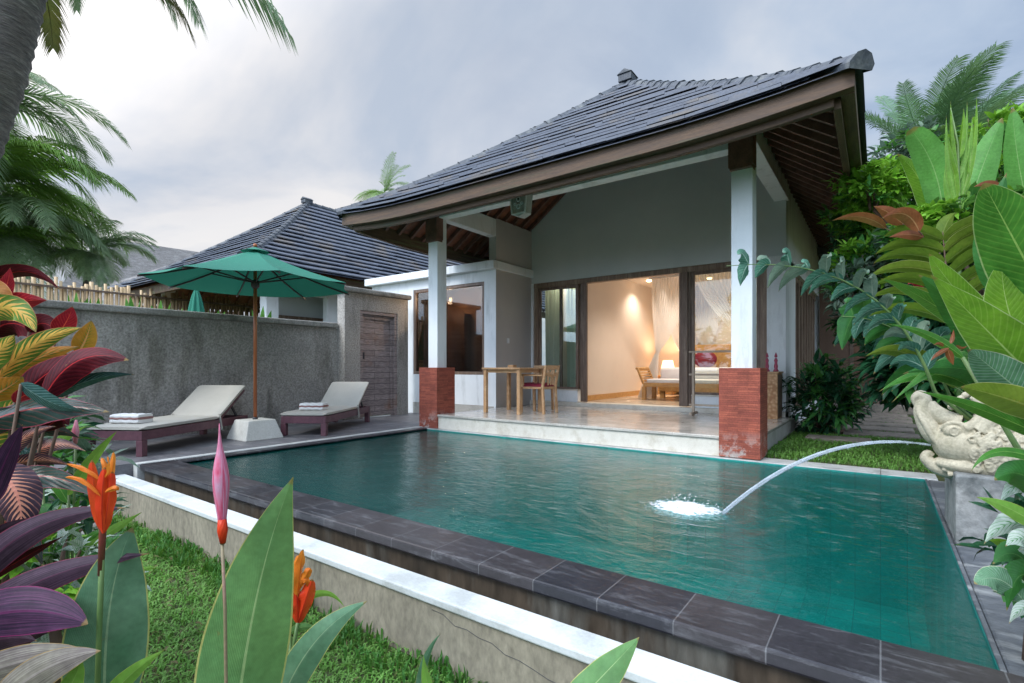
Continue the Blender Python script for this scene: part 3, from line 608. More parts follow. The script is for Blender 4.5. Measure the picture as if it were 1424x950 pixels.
MB().box(-8.134, -8.10, 6.29, 6.32, 1.15, 1.28).build('handle', 'dark_metal', dr, bevel=.004)

# ================================================================== roofs
def roof_z(r, zE, a, k): return zE + a * r + k * r * r
def hip_roof(parent, X0, X1, Y0, Y1, zE, a=.66, k=.027, expo=.2, sw=.75, flare=.1, thick=.078, under=.13, caps=True, seed=3, tm='slate', sides=('F', 'R', 'L')):
    rr = random.Random(seed); H = (X1 - X0) / 2; xm = (X0 + X1) / 2
    def P(side, s, r, dz=0):
        """s along the eave, r inwards; plan position"""
        if side == 'F': x, y, e0, e1 = s, Y0 + r, X0, X1
        elif side == 'R': x, y, e0, e1 = X1 - r, s, Y0, Y1
        elif side == 'L': x, y, e0, e1 = X0 + r, s, Y0, Y1
        dc = min(abs(s - e0), abs(e1 - s)) if side == 'F' else abs(s - e0)
        fl = flare * max(0, 1 - dc / 1.8) ** 2 * max(0, 1 - r / 1.8)
        return V((x, y, roof_z(r, zE, a, k) + fl + dz))
    tiles = MB()
    for side in sides:
        e0, e1 = (X0, X1) if side == 'F' else (Y0, Y1)
        nc = int(H / expo)
        for j in range(nc):
            r0, r1 = j * expo, min(H, (j + 1) * expo + .03)
            s = e0 + r0 - rr.random() * sw; lim = e1 - r0 if side == 'F' else e1
            while s < lim:
                w = sw * rr.uniform(.8, 1.2); a0 = max(s + .0015, e0 + r0); a1 = min(s + w - .0015, lim)
                if a1 - a0 > .03:
                    b0 = max(a0, e0 + r1); b1 = min(a1, (e1 - r1) if side == 'F' else lim)
                    t = thick * rr.uniform(.88, 1.12); jr = rr.uniform(-.004, .004)
                    th = .028
                    if b1 > b0 - .001:
                        q = [P(side, a0, r0 + jr, t), P(side, a1, r0 + jr, t), P(side, b1, r1, .006), P(side, b0, r1, .006),
                             P(side, a0, r0 + jr, t - th), P(side, a1, r0 + jr, t - th), P(side, a1, r0 + .10, t - th - .022), P(side, a0, r0 + .10, t - th - .022)]
                        tiles.add(q, [(0, 1, 2, 3), (0, 4, 5, 1), (4, 7, 6, 5), (0, 3, 7, 4), (1, 5, 6, 2)])
                    else:
                        m_ = min(max((a0 + a1) / 2, e0 + r1), (e1 - r1) if side == 'F' else lim)
                        q = [P(side, a0, r0 + jr, t), P(side, a1, r0 + jr, t), P(side, m_, r1, .006), P(side, a0, r0 + jr, t - th), P(side, a1, r0 + jr, t - th)]
                        tiles.add(q, [(0, 1, 2), (0, 3, 4, 1)])
                s += w
    # deck under the tiles, closed to the eave
    N = 14
    for side in sides:
        e0, e1 = (X0, X1) if side == 'F' else (Y0, Y1)
        for dz in (-.006, -under):
            rows = []
            for j in range(N + 1):
                r = (H * j / N) if dz > -.05 else (.2 + (H - .2) * j / N); l0 = e0 + r; l1 = (e1 - r) if side == 'F' else e1
                rows.append([P(side, l0 + (l1 - l0) * i / 12, r, dz) for i in range(13)])
            vs = [p for row in rows for p in row]
            tiles.add(vs, [(j * 13 + i, j * 13 + i + 1, (j + 1) * 13 + i + 1, (j + 1) * 13 + i) for j in range(N) for i in range(12)], mi=0 if dz > -.05 else 1)
    rf = tiles.build('roof', [tm, 'soffit_wood'], parent, fix=False)
    if caps:
        mb = MB()
        def capline(p0, p1, fn, step=.27, w=.21, h=.06):
            L = (p1 - p0).length; n = max(2, int(L / step))
            for i in range(n):
                A = fn(i / n); B = fn((i + 1.25) / n if i < n - 1 else 1)
                d = (B - A).normalized(); s_ = d.cross(V((0, 0, 1))).normalized(); u = s_.cross(d)
                lift0 = .024 + rr.uniform(-.004, .004); j = rr.uniform(-.006, .006)
                vs = []
                for p, lf in ((A, lift0), (B, .015)):
                    for x, zz in ((-w / 2, -.075), (-w / 2, -.03), (-w * .28, h * .62), (0, h), (w * .28, h * .62), (w / 2, -.03), (w / 2, -.075)):
                        vs.append(p + s_ * (x + j) + u * (zz + lf))
                mb.add(vs, [(q, q + 1, q + 8, q + 7) for q in range(6)] + [tuple(range(7)), tuple(range(13, 6, -1))])
        ap = V((xm, Y0 + H, roof_z(H, zE, a, k)))
        for sgn, xe in ((1, X1), (-1, X0)):
            def fn(t, xe=xe, sgn=sgn):
                r = H * t; q = P('F', xe - sgn * r, r); return q + V((0, 0, .0))
            capline(fn(0), ap, fn)
            c = fn(0); o = V((sgn * .5, -.5, 0)).normalized()
            pass
        capline(ap, V((xm, Y1, ap.z)), lambda t: V((xm, ap.y + (Y1 - ap.y) * t, ap.z)))
        mb.box(ap.x - .12, ap.x + .12, ap.y - .16, ap.y + .12, ap.z, ap.z + .12).prism([(ap.x - .14, ap.z + .12), (ap.x + .14, ap.z + .12), (ap.x, ap.z + .2)], 'y', ap.y - .18, ap.y + .14)
        mb.build('ridge_cap', 'slate_cap', rf, bevel=.008, fix=False)
    return rf, P, H

# ================================================================== MAIN VILLA
villa = thing('villa', (-3.6, 8.0, 0), 'white pool villa with slate hip roof and open terrace', 'villa')
X0, X1, Y0, Y1, ZE = -7.0, -.12, 4.93, 16.2, 3.33
roof, RP, RH = hip_roof(villa, X0, X1, Y0, Y1, ZE)
# fascia of two stepped boards, following the eave
def fascia(mb, p, q, n, z0, z1, t, inset):
    pass
fb = MB()
def strip_x(mb, xa, xb, y0, y1, z0, z1, n=30):
    for i in range(n):
        a, b = xa + (xb - xa) * i / n, xa + (xb - xa) * (i + 1) / n
        def fl(x): return .1 * max(0, 1 - min(x - X0, X1 - x) / 1.8) ** 2 + .03 * max(0, (x + 3.5) / 3.2)
        vs = [(x, y, z + fl(x)) for x in (a, b) for y in (y0, y1) for z in (z0, z1)]
        fs = [(0, 1, 5, 4), (2, 6, 7, 3), (0, 4, 6, 2), (1, 3, 7, 5)]
        if i == 0: fs.append((0, 2, 3, 1))
        if i == n - 1: fs.append((4, 5, 7, 6))
        mb.add(vs, fs)
def strip_y(mb, ya, yb, x0, x1, z0, z1, n=30, right=True):
    for i in range(n):
        a, b = ya + (yb - ya) * i / n, ya + (yb - ya) * (i + 1) / n
        def fl(y): return .1 * max(0, 1 - (y - Y0) / 1.8) ** 2 + (.03 if right else 0)
        vs = [(x, y, z + fl(y)) for y in (a, b) for x in (x0, x1) for z in (z0, z1)]
        fs = [(0, 1, 5, 4), (2, 6, 7, 3), (0, 4, 6, 2), (1, 3, 7, 5)]
        if i == 0: fs.append((0, 2, 3, 1))
        if i == n - 1: fs.append((4, 5, 7, 6))
        mb.add(vs, fs)
strip_x(fb, X0 + .05, X1 - .05, Y0 + .05, Y0 + .15, 3.155, 3.335)
strip_x(fb, X0 + .20, X1 - .20, Y0 + .152, Y0 + .21, 3.09, 3.34)
fb.build('fascia', 'old_wood_x', roof, bevel=.004)
fb = MB()
strip_y(fb, Y0 + .152, Y1, X1 - .15, X1 - .05, 3.155, 3.335); strip_y(fb, Y0 + .215, Y1, X1 - .21, X1 - .152, 3.09, 3.34)
fb.build('fascia', 'old_wood_y', roof, bevel=.004)
fb = MB()
strip_y(fb, Y0 + .152, Y1, X0 + .05, X0 + .15, 3.155, 3.335, right=False); strip_y(fb, Y0 + .215, Y1, X0 + .152, X0 + .21, 3.09, 3.34, right=False)
fb.build('fascia', 'old_wood_y', roof, bevel=.004)
# rafters
rf = MB(); U = -.145
for i in range(23):
    x = X0 + .45 + i * .272
    rm = min(x - X0, X1 - x) - .02
    pts = [RP('F', x, .22 + (min(rm, 3.2) - .22) * t / 6, U - .035) for t in range(7)]
    if rm > .5:
        for p, q in zip(pts, pts[1:]): rf.obox(p, q, .05, .075)
for i in range(38):
    y = Y0 + .5 + i * .285
    rm = min(y - Y0, RH) - .02
    for sd_ in ('R', 'L'):
        if sd_ == 'L' and y > 9.2: continue
        pts = [RP(sd_, y, .22 + (rm - .22) * t / 6, U - .035) for t in range(7)]
        for p, q in zip(pts, pts[1:]): rf.obox(p, q, .05, .075)
for xe, s_ in ((X1, -1), (X0, 1)):   # hip rafters
    pts = [RP('F', xe + s_ * r, r, U - .05) for r in (.3, 1.2, 2.2, 3.3)]
    for p, q in zip(pts, pts[1:]): rf.obox(p, q, .09, .13)
rf.build('rafter', 'rafter_wood', roof, fix=False)

# terrace slab
MB().box(-5.85, -1.12, 6.02, 8.84, -.01, .185).build('terrace_base', 'plinth', villa, bevel=.004)
MB().box(-1.12, -1.10, 6.48, 9.6, -.01, .182).build('terrace_side', 'concrete', villa)
MB().box(-5.86, -1.09, 6.0, 8.84, .187, .222).build('terrace_floor', 'terrace_floor', villa, bevel=.006)
MB().box(-5.95, -1.19, 8.845, 9.15, -.01, .298).build('threshold', 'plinth', villa, bevel=.01)
# columns
def column(x0, x1, bx0, bx1, capz, zt):
    c = MB().box(x0, x1, 6.08, 6.30, .9, zt).build('column', 'white_wall', villa, bevel=.006)
    MB().box(bx0, bx1, 5.985, 6.42, -.005, .985).build('brick_base', 'brick', c, bevel=.006)
    MB().box(x0 - .025, x1 + .02, 6.035, 6.20, capz, 3.62).box(x0 - .01, x1 + .005, 6.03, 6.2, capz - .03, capz + .002).build('wooden_bracket', 'rafter_wood', c, bevel=.008)
column(-6.13, -5.92, -6.25, -5.84, 3.10, 3.47)
column(-1.36, -1.14, -1.47, -1.045, 3.22, 3.58)
# beams on the columns
bm_ = MB().box(-5.92, -1.36, 6.10, 6.28, 3.46, 3.72).box(-1.36, -1.16, 6.10, 9.0, 3.60, 3.93).box(-6.11, -5.95, 6.10, 7.7, 3.49, 3.82)
bm_.build('beam', 'white_wall', villa, bevel=.004)
# walls
def gable(mb, y0, y1, xa, xb, zb, holes=None):
    """wall slab under the roof between xa and xb following the soffit"""
    N = 24; prof = []
    for i in range(N + 1):
        x = xa + (xb - xa) * i / N
        r = min(x - X0, X1 - x, RH); prof.append((x, roof_z(max(r, 0), ZE, .66, .027) - .12))
    mb.prism([(xa, zb)] + prof + [(xb, zb)], 'y', y0, y1)
mb = MB(); gable(mb, 8.92, 9.10, -5.95, -1.19, 2.74)
mb.build('wall', 'grey_wall', villa)
MB().box(-1.46, -1.19, 8.90, 10.0, .19, 2.738).build('wall', 'white_wall', villa, bevel=.004)
MB().box(-5.948, -5.90, 8.90, 9.1, .2, 2.738).build('wall', 'white_wall', villa, bevel=.004)
MB().box(-1.42, -1.19, 9.103, 14.6, 2.66, 3.94).box(-1.42, -1.19, 14.1, 14.6, -.01, 2.658).box(-1.36, -1.191, 10.003, 14.098, -.01, .22).build('wall', 'white_wall', villa)
MB().box(-6.12, -5.95, 7.7, 9.2, -.01, 3.84).build('wall', 'taupe_wall', villa, bevel=.004)
# wooden doors along the side wall
sdoor = MB()
for i in range(9): sdoor.box(-1.30, -1.24, 10.0 + i * .456, 10.09 + i * .456, .22, 2.655)
sdoor.box(-1.30, -1.25, 10.09, 14.09, 2.56, 2.65).box(-1.30, -1.25, 10.09, 14.09, .22, .36)
sd_ = sdoor.build('side_door', 'frame_wood', villa, bevel=.004)
MB().box(-1.285, -1.275, 10.09, 14.09, .36, 2.56).build('pane', 'dark_glass', sd_)

# bathroom block left of the terrace
bw = MB()
YB = 7.70
bw.box(-9.6, -8.22, YB, YB + .16, -.01, 2.86).box(-6.24, -5.953, YB - .001, YB + .16, -.01, 2.86).box(-8.22, -6.24, YB, YB + .16, 2.66, 2.86).box(-8.22, -6.24, YB, YB + .16, .24, .84)
bw.box(-9.6, -6.13, YB + .161, 9.9, 2.80, 2.86)
bath = bw.build('bathroom_wall', 'white_wall', villa)
MB().box(-8.22, -6.0, YB - .012, YB, 0, .235).build('base_band', 'concrete', bath)
MB().box(-9.7, -5.90, YB - .14, 9.9, 2.863, 3.02).build('cornice', 'white_wall', bath, bevel=.01)
wf = MB().box(-8.22, -8.16, YB + .01, YB + .10, .84, 2.66).box(-6.30, -6.24, YB + .01, YB + .10, .84, 2.66).box(-8.16, -6.30, YB + .01, YB + .10, 2.60, 2.66).box(-8.16, -6.30, YB + .01, YB + .10, .84, .90).build('window', 'frame_dark', bath, bevel=.004)
MB().box(-8.16, -6.30, YB + .05, YB + .056, .90, 2.60).build('pane', 'dark_glass', wf)
MB().box(-9.5, -6.13, 8.9, 8.95, 0, 2.8).box(-9.55, -9.5, YB + .16, 8.95, 0, 2.8).box(-6.17, -6.125, YB + .17, 8.9, 0, 2.8).build('inner_wall', 'bath_boards', bath)
MB().box(-7.9, -7.6, 8.66, 8.88, 0, 2.2).box(-7.3, -6.5, 8.6, 8.88, .8, .86).build('partition', 'bath_wood', bath)
MB().box(-7.75, -7.35, 8.86, 8.892, 1.75, 1.78).box(-6.66, -6.5, 8.85, 8.893, 1.35, 1.47).build('fixture', 'dark_metal', bath)

# front glazing of the bedroom
fr = MB()
fr.box(-5.90, -1.46, 8.93, 9.05, 2.64, 2.737)                       # head
fr.box(-5.90, -5.80, 8.94, 9.05, .299, 2.64)
fr.box(-1.56, -1.462, 8.94, 9.05, .299, 2.64)
frame = fr.build('door_frame', 'frame_wood', villa, bevel=.006)
def panel(x0, x1, y, z0, z1, st=.06, name='window'):
    p = MB().box(x0, x0 + st, y - .02, y + .02, z0, z1).box(x1 - st, x1, y - .02, y + .02, z0, z1).box(x0 + st, x1 - st, y - .02, y + .02, z1 - st, z1).box(x0 + st, x1 - st, y - .02, y + .02, z0, z0 + st).build(name, 'frame_dark', villa, bevel=.004)
    MB().box(x0 + st, x1 - st, y - .003, y + .003, z0 + st, z1 - st).build('pane', 'glass', p)
    return p
panel(-5.80, -4.86, 8.98, .53, 2.64); panel(-5.32, -4.80, 9.02, .53, 2.64)
p = panel(-4.80, -4.66, 8.96, .31, 2.64, .06, 'sliding_door')
MB().box(-4.72, -4.64, 8.90, 8.935, .31, 2.64).box(-4.71, -4.65, 8.885, 8.90, 1.28, 1.5).build('door_post', 'frame_dark', p, bevel=.004)
p = panel(-2.86, -2.66, 8.96, .31, 2.64, .09, 'sliding_door')
MB().box(-2.80, -2.70, 8.90, 8.935, .31, 2.64).box(-2.78, -2.72, 8.885, 8.90, 1.28, 1.5).build('door_post', 'frame_dark', p, bevel=.004)
panel(-2.66, -1.56, 8.98, .50, 2.64)
MB().box(-5.88, -4.86, 8.925, 9.05, .299, .528).build('sill', 'white_wall', villa, bevel=.006)
MB().box(-2.64, -1.56, 8.925, 9.05, .299, .498).build('sill', 'white_wall', villa, bevel=.006)
MB().box(-5.88, -4.84, 8.90, 9.03, .5285, .55).box(-2.64, -1.56, 8.90, 9.03, .4985, .52).build('sill_top', 'plinth', villa, bevel=.004)
# room behind
RX0, RX1, RY1, RZ = -4.9, -1.43, 13.3, 3.05
room = MB().box(RX0 - .1, RX0 + .04, 9.16, RY1, .3, RZ).box(RX0 - .1, RX1 + .0, RY1, RY1 + .1, .3, RZ).box(-5.95, RX0 - .1, 9.6, 9.7, .3, RZ)
room.box(RX1 - .004, RX1 + .008, 9.15, RY1, .3, RZ).box(-5.95, RX1, 9.11, RY1 + .1, RZ + .002, RZ + .05)
room.build('bedroom_wall', 'cream_wall', villa)
MB().box(RX0 + .041, RX0 + .06, 9.16, RY1 - .02, .3, .41).box(RX0, RX1 - .005, RY1 - .02, RY1 - .001, .3, .41).build('skirting_board', 'honey_wood', villa)
MB().box(-5.95, RX1 - .005, 9.152, RY1 + .1, .15, .2985).build('bedroom_floor', 'room_floor', villa)
# light switch
MB().box(-5.949, -5.938, 8.05, 8.12, 1.46, 1.56).build('light_switch', 'white_wall', villa, bevel=.003)

# carved lantern plaque hanging on the beam
pl = thing('wall_lantern', (-4.15, 5.97, 3.15), 'white carved stone lantern box hanging under the roof edge', 'lantern')
MB().prism([(-4.31, 3.52), (-4.0, 3.52), (-4.04, 3.17), (-4.15, 3.13), (-4.27, 3.17)], 'y', 5.90, 6.05).build('box', 'light_edge', pl, bevel=.008)  # greyer than rim and carving: recess shade put into the colour
mb = MB()
for a, b in (((-4.30, 3.51), (-4.265, 3.17)), ((-4.265, 3.175), (-4.045, 3.175)), ((-4.045, 3.17), (-4.01, 3.51)), ((-4.30, 3.51), (-4.01, 3.51))):
    mb.obox((a[0], 5.893, a[1]), (b[0], 5.893, b[1]), .02, .022)
mb.build('rim', 'white_carving', pl, bevel=.004)
mb = MB()
for cx_, cz_, rr_ in ((-4.155, 3.37, .028), (-4.20, 3.44, .02), (-4.11, 3.44, .02), (-4.155, 3.27, .03), (-4.21, 3.31, .018), (-4.10, 3.31, .018), (-4.155, 3.46, .018)):
    mb.tube([V((cx_ + rr_ * math.cos(q * .7), 5.893, cz_ + rr_ * math.sin(q * .7))) for q in range(10)], [.010] * 10, 6)
mb.build('carving', 'white_carving', pl)
MB().ball((-4.155, 5.89, 3.375), .016).build('lamp_hole', 'dark_metal', pl)

# ================================================================== NEIGHBOUR VILLA
nb = thing('neighbour_villa', (-15, 10, 0), 'neighbouring villa with blue-grey slate hip roof behind the garden wall', 'villa')
nroof, NP, NH = hip_roof(nb, -19.3, -11.0, 5.4, 22, 3.28, a=.64, k=.022, expo=.24, sw=.8, seed=8)
ZZ = MB()
ZZ.box(-18.9, -11.25, 5.62, 5.72, 3.02, 3.26).box(-11.35, -11.25, 5.73, 22, 3.02, 3.26).box(-19.0, -18.9, 5.62, 22, 3.02, 3.26)
ZZ.build('fascia', 'old_wood_y', nroof)
mb = MB()
for i in range(40):
    y = 5.9 + i * .4
    for sd_ in ('R', 'L'):
        mb.obox(NP(sd_, y, .3, -.18), NP(sd_, y, min(3.9, y - 5.5), -.18), .05, .08)
mb.build('rafter', 'rafter_wood', nroof, fix=False)
MB().box(-12.25, -11.95, 6.45, 6.75, 0, 3.4).build('column', 'white_wall', nb)
MB().box(-18.2, -17.9, 6.45, 6.75, 0, 3.4).build('column', 'white_wall', nb)
MB().box(-12.2, -12.0, 8.15, 9.6, 0, 3.4).build('wall', 'white_wall', nb)
MB().box(-12.2, -12.0, 6.751, 8.149, 2.85, 3.4).build('beam', 'white_wall', nb)
MB().box(-12.9, -12.85, 6.8, 11.49, 0, 3.4).build('wall', 'grey_wall', nb)
MB().box(-17.9, -12.3, 11.5, 11.6, 0, 4.0).build('wall', 'grey_wall', nb)
w_ = MB().box(-12.84, -12.78, 6.9, 9, 2.28, 2.36).box(-12.84, -12.78, 6.9, 7.0, .3, 2.28).box(-12.84, -12.78, 8.0, 8.1, .3, 2.28).build('window', 'frame_dark', nb)
MB().box(-12.82, -12.81, 7, 8, .3, 2.28).build('pane', 'dark_glass', w_)

# thatched roof further off
th = thing('thatched_hut', (-27, 12, 0), 'distant hut with pale grey thatched roof left of the slate roof', 'hut')
mb = MB()
A, B, C, D_ = at(60, 425, 27), at(300, 425, 31), at(285, 352, 34), at(140, 330, 30)
mb.add([A, B, C, D_, A + V((-9, 1, 0)), D_ + V((-4, 2, 0))], [(0, 1, 2, 3), (0, 3, 5, 4)])
rfx = mb.build('thatch_roof', 'thatch', th)
md = rfx.modifiers.new('solid', 'SOLIDIFY'); md.thickness = .3
MB().obox(A + V((-1, 2, -2.6)), B + V((-1, 2, -2.6)), 4, 4.6).build('wall', 'brown_wall', th)

# bamboo fence beyond
fx = -16.5
bf = thing('bamboo_fence', (fx, 8, 0), 'split bamboo pole fence standing behind the garden wall', 'fence')
mb = MB(); y = -1.0; rr = random.Random(5)
while y < 16:
    w = rr.uniform(.035, .055); h = 3.12 + rr.uniform(-.1, .14) - .01 * y
    mb.tube([(fx + rr.uniform(-.02, .02), y, GZ), (fx + rr.uniform(-.03, .03), y + rr.uniform(-.02, .02), h)], [w, w * .9], 5)
    y += w * 1.9
mb.build('poles', 'bamboo', bf, fix=False)
MB().obox((fx + .06, -1, 3.0), (fx + .06, 16, 2.86), .05, .05).obox((fx + .06, -1, 1.2), (fx + .06, 16, 1.2), .05, .05).build('rail', 'frame_dark', bf)

# service building at the end of the garden path
sb = thing('outbuilding', (0, 14.2, 0), 'brown outbuilding with louvred door at the end of the garden path', 'building')
MB().box(-1.17, -.57, 14.0, 14.15, -.02, 3.6).box(-.57, 3.4, 14.0, 14.15, 2.16, 3.6).box(.60, 3.4, 14.0, 14.15, -.02, 2.158).build('wall', 'brown_wall', sb)
d_ = MB().box(-.56, -.02, 14.02, 14.07, .17, 2.15).build('door', 'louvre', sb)
MB().box(-.57, -.50, 13.98, 14.02, .17, 2.15).box(-.09, -.02, 13.98, 14.02, .17, 2.15).build('door_frame', 'frame_dark', d_)
MB().box(.42, .52, 13.97, 14.1, .17, 2.15).build('post', 'frame_dark', sb)
MB().box(-.02, .6, 15.2, 15.3, 0, 2.3).box(-.1, -.02, 14.15, 15.2, 0, 2.3).box(.6, .7, 14.15, 15.2, 0, 2.3).build('inner_wall', 'dark_metal', sb)
MB().box(-1.1, 1.6, 13.72, 14.0, -.02, .168).build('step', 'path_stone', sb, bevel=.01)
MB().box(-1.4, 3.6, 13.7, 17, 3.6, 3.75).build('roof', 'slate', sb)
# stepping stones
rr = random.Random(2)
for i, (x0, x1, y0, y1) in enumerate([(-.85, -.1, 8.05, 8.45), (-.45, .45, 8.95, 9.4), (-.50, .42, 9.75, 10.2), (-.42, .50, 10.5, 10.95), (-.48, .46, 11.25, 11.7), (-.44, .48, 12.0, 12.45), (-.5, .44, 12.75, 13.2)]):
    s_ = MB().box(x0, x1, y0, y1, -.06, .03).build('stepping_stone', 'path_stone', bevel=.015)
    nm = ['nearest', 'second', 'third', 'fourth', 'fifth', 'sixth', 'seventh'][i]
    tag(s_, f'flat brown stepping stone, {nm} from the pool' + (', set left of the others' if i == 0 else ''), 'stepping stone', 'stepping stones of the garden path')

# ================================================================== PARASOL
def umbrella():
    c = V((-7.08, 3.66, 0))
    base = thing('parasol_stand', c, 'white tapered concrete block holding the green parasol', 'parasol stand')
    mb = MB(); b, t, h = .27, .19, .265
    mb.add([c + V((x, y, 0)) for x, y in ((-b, -b), (b, -b), (b, b), (-b, b))] + [c + V((x, y, h)) for x, y in ((-t, -t), (t, -t), (t, t), (-t, t))], [(0, 3, 2, 1), (4, 5, 6, 7), (0, 1, 5, 4), (1, 2, 6, 5), (2, 3, 7, 6), (3, 0, 4, 7)])
    mb.build('block', 'umbrella_base', base, bevel=.012)
    MB().lathe(c, [(.035, h), (.035, h + .03)], 12).build('socket', 'dark_metal', base)
    u = thing('parasol', c + V((0, 0, h)), 'open green parasol on a brown wooden pole over the loungers', 'parasol')
    MB().tube([c + V((0, 0, .267)), c + V((0, 0, 2.62))], .024, 12).build('pole', 'pole_wood', u)
    R0, zr, za, a0 = 1.33, 2.15, 2.64, 29
    rim = [c + V((R0 * math.cos(rad(a0 + 45 * k)), R0 * math.sin(rad(a0 + 45 * k)), zr)) for k in range(8)]
    ap = c + V((0, 0, za))
    mb = MB(); n = 10
    for k in range(8):
        A, B = rim[k], rim[(k + 1) % 8]
        def fn(a, b):
            q = A.lerp(B, a); p = ap.lerp(q, b * .995 + .005)
            edge = math.sin(math.pi * a)
            p = p + V((0, 0, -.035 * math.sin(math.pi * b) - .02 * edge * b)) + (c + V((0, 0, p.z)) - p) * (.035 * edge * b * b)
            return p
        mb.grid(fn, n, 12, smooth=True)
    cn = mb.build('canopy', 'canopy', u)
    # small vent cap, stitched hem
    mb = MB(); rv_ = [c + V((.19 * math.cos(rad(a0 + 45 * k)), .19 * math.sin(rad(a0 + 45 * k)), za - .035)) for k in range(8)]
    for k in range(8): mb.add([ap + V((0, 0, .035)), rv_[k], rv_[(k + 1) % 8]], [(0, 1, 2)])
    mb.build('vent', 'canopy', cn)
    MB().ball(ap + V((0, 0, .055)), .028).tube([ap, ap + V((0, 0, .05))], .014, 8).build('finial', 'pole_wood', u)
    for k in range(8):
        A = rim[k] + V((0, 0, -.015)); T = ap + V((0, 0, -.05))
        r_ = MB(); q = [T.lerp(A, t) + V((0, 0, -.035 * math.sin(math.pi * t) - .012)) for t in (0, .25, .5, .75, 1)]
        for a, b in zip(q, q[1:]): r_.obox(a, b, .016, .022)
        rb = r_.build('rib', 'rib_wood', u)
        hub = c + V((0, 0, zr + .02)); m = q[2]
        MB().obox(hub + (m - hub).normalized() * .04, m, .014, .018).build('strut', 'rib_wood', rb)
    MB().lathe(c, [(.03, zr - .06), (.055, zr - .03), (.055, zr + .05), (.03, zr + .06)], 14).lathe(c, [(.045, za - .13), (.045, za - .06)], 12).build('hub', 'rib_wood', u)
umbrella()

# ================================================================== LOUNGERS
def lounger(fr_corner, ax, wdir, L1, W, label):
    """fr_corner: ground point of the near right foot corner; ax along towards the head; wdir to the far side"""
    o = V((*fr_corner, 0)); ax = V((*ax, 0)).normalized(); wd = V((*wdir, 0)).normalized()
    t = thing('sun_lounger', o, label, 'sun lounger', 'sun loungers on the pool deck')
    def Q(a, b, z): return o + ax * a + wd * b + V((0, 0, z))
    def bar(mb, a0, a1, b0, b1, z0, z1):
        mb.add([Q(a, b, z) for z in (z0, z1) for b in (b0, b1) for a in (a0, a1)], [(0, 2, 3, 1), (4, 5, 7, 6), (0, 1, 5, 4), (2, 6, 7, 3), (0, 4, 6, 2), (1, 3, 7, 5)])
        return mb
    Lt = L1 + .62
    f = MB(); bar(f, 0, Lt, 0, .045, .18, .285); bar(f, 0, Lt, W - .045, W, .18, .285); bar(f, 0, .045, .045, W - .045, .18, .285); bar(f, Lt - .045, Lt, .045, W - .045, .18, .285)
    for k in range(9): bar(f, .12 + k * (L1 - .1) / 9, .18 + k * (L1 - .1) / 9, .045, W - .045, .25, .272)
    f.build('frame', 'lounger_frame', t, bevel=.005)
    for a in (.0, Lt - .09):
        for b in (-.004, W - .071): bar(MB(), a, a + .075, b, b + .075, 0, .179 if a else .179).build('leg', 'lounger_frame', t, bevel=.004)
    # cushion
    ang = rad(35); LB = .70
    def cush(mb, a0, a1, z0, th, tilt=0, org=None):
        n = 14
        def fn(a, b, top):
            x = a0 + (a1 - a0) * a; y = W * b * 1.02 - .007
            e = min(a, 1 - a) * (a1 - a0); e2 = min(b, 1 - b) * W
            rnd = .012 * max(0, 1 - e / .03) ** 2 + .012 * max(0, 1 - e2 / .03) ** 2
            s_ = .004 * noise.noise(V((x * 7, y * 7, 3)))
            zz = (th - rnd + s_) if top else rnd
            if tilt: return Q(org + x * math.cos(tilt) - zz * math.sin(tilt), y, z0 + x * math.sin(tilt) + zz * math.cos(tilt))
            return Q(x, y, z0 + zz)
        nn = 16
        mb.grid(lambda a, b: fn(a, b, True), nn, nn); mb.grid(lambda a, b: fn(a, b, False), nn, nn)
        for sgn in (0, 1):
            mb.grid(lambda a, b: fn(a, sgn, b > .5) if b in (0, 1) else (V(fn(a, sgn, True)) * b + V(fn(a, sgn, False)) * (1 - b)), nn, 2)
            mb.grid(lambda a, b: fn(sgn, a, b > .5) if b in (0, 1) else (V(fn(sgn, a, True)) * b + V(fn(sgn, a, False)) * (1 - b)), nn, 2)
        return mb
    cush(MB(), -.01, L1, .287, .055).build('cushion', 'cushion', t)
    cush(MB(), 0, LB, .292, .055, ang, L1 - .01).build('backrest_cushion', 'cushion', t)
    m = MB()
    for b in (.03, W - .06):
        m.obox(Q(L1 + .02, b, .275), Q(L1 + .02 + LB * .95 * math.cos(ang), b, .275 + LB * .95 * math.sin(ang)), .03, .03)
    for k in range(6):
        x = .06 + k * .11; m.obox(Q(L1 + .03 + x * math.cos(ang), .04, .27 + x * math.sin(ang)), Q(L1 + .03 + x * math.cos(ang), W - .04, .27 + x * math.sin(ang)), .05, .015)
    m.build('backrest', 'lounger_frame', t)
    m = MB()
    for b in (.09, W - .09): m.obox(Q(L1 + .34, b, .48), Q(L1 + .52, b, .24), .02, .03)
    m.build('prop', 'dark_metal', t)
    m = MB()
    for b in (.0, W - .02): m.obox(Q(L1 - .02, b - .01, .36), Q(L1 + .03, b - .012, .14), .03, .006)
    m.build('tie', 'cushion', t)
    return Q
Q1 = lounger((-6.62, 2.16), (-.50, .866), (-.866, -.50), 1.28, .70, 'maroon framed sun lounger with grey cushion nearest the camera, left of the parasol base')
Q2 = lounger((-6.47, 4.36), (-.54, .84), (-.84, -.54), 1.30, .66, 'maroon framed sun lounger in front of the wooden gate, right of the parasol')
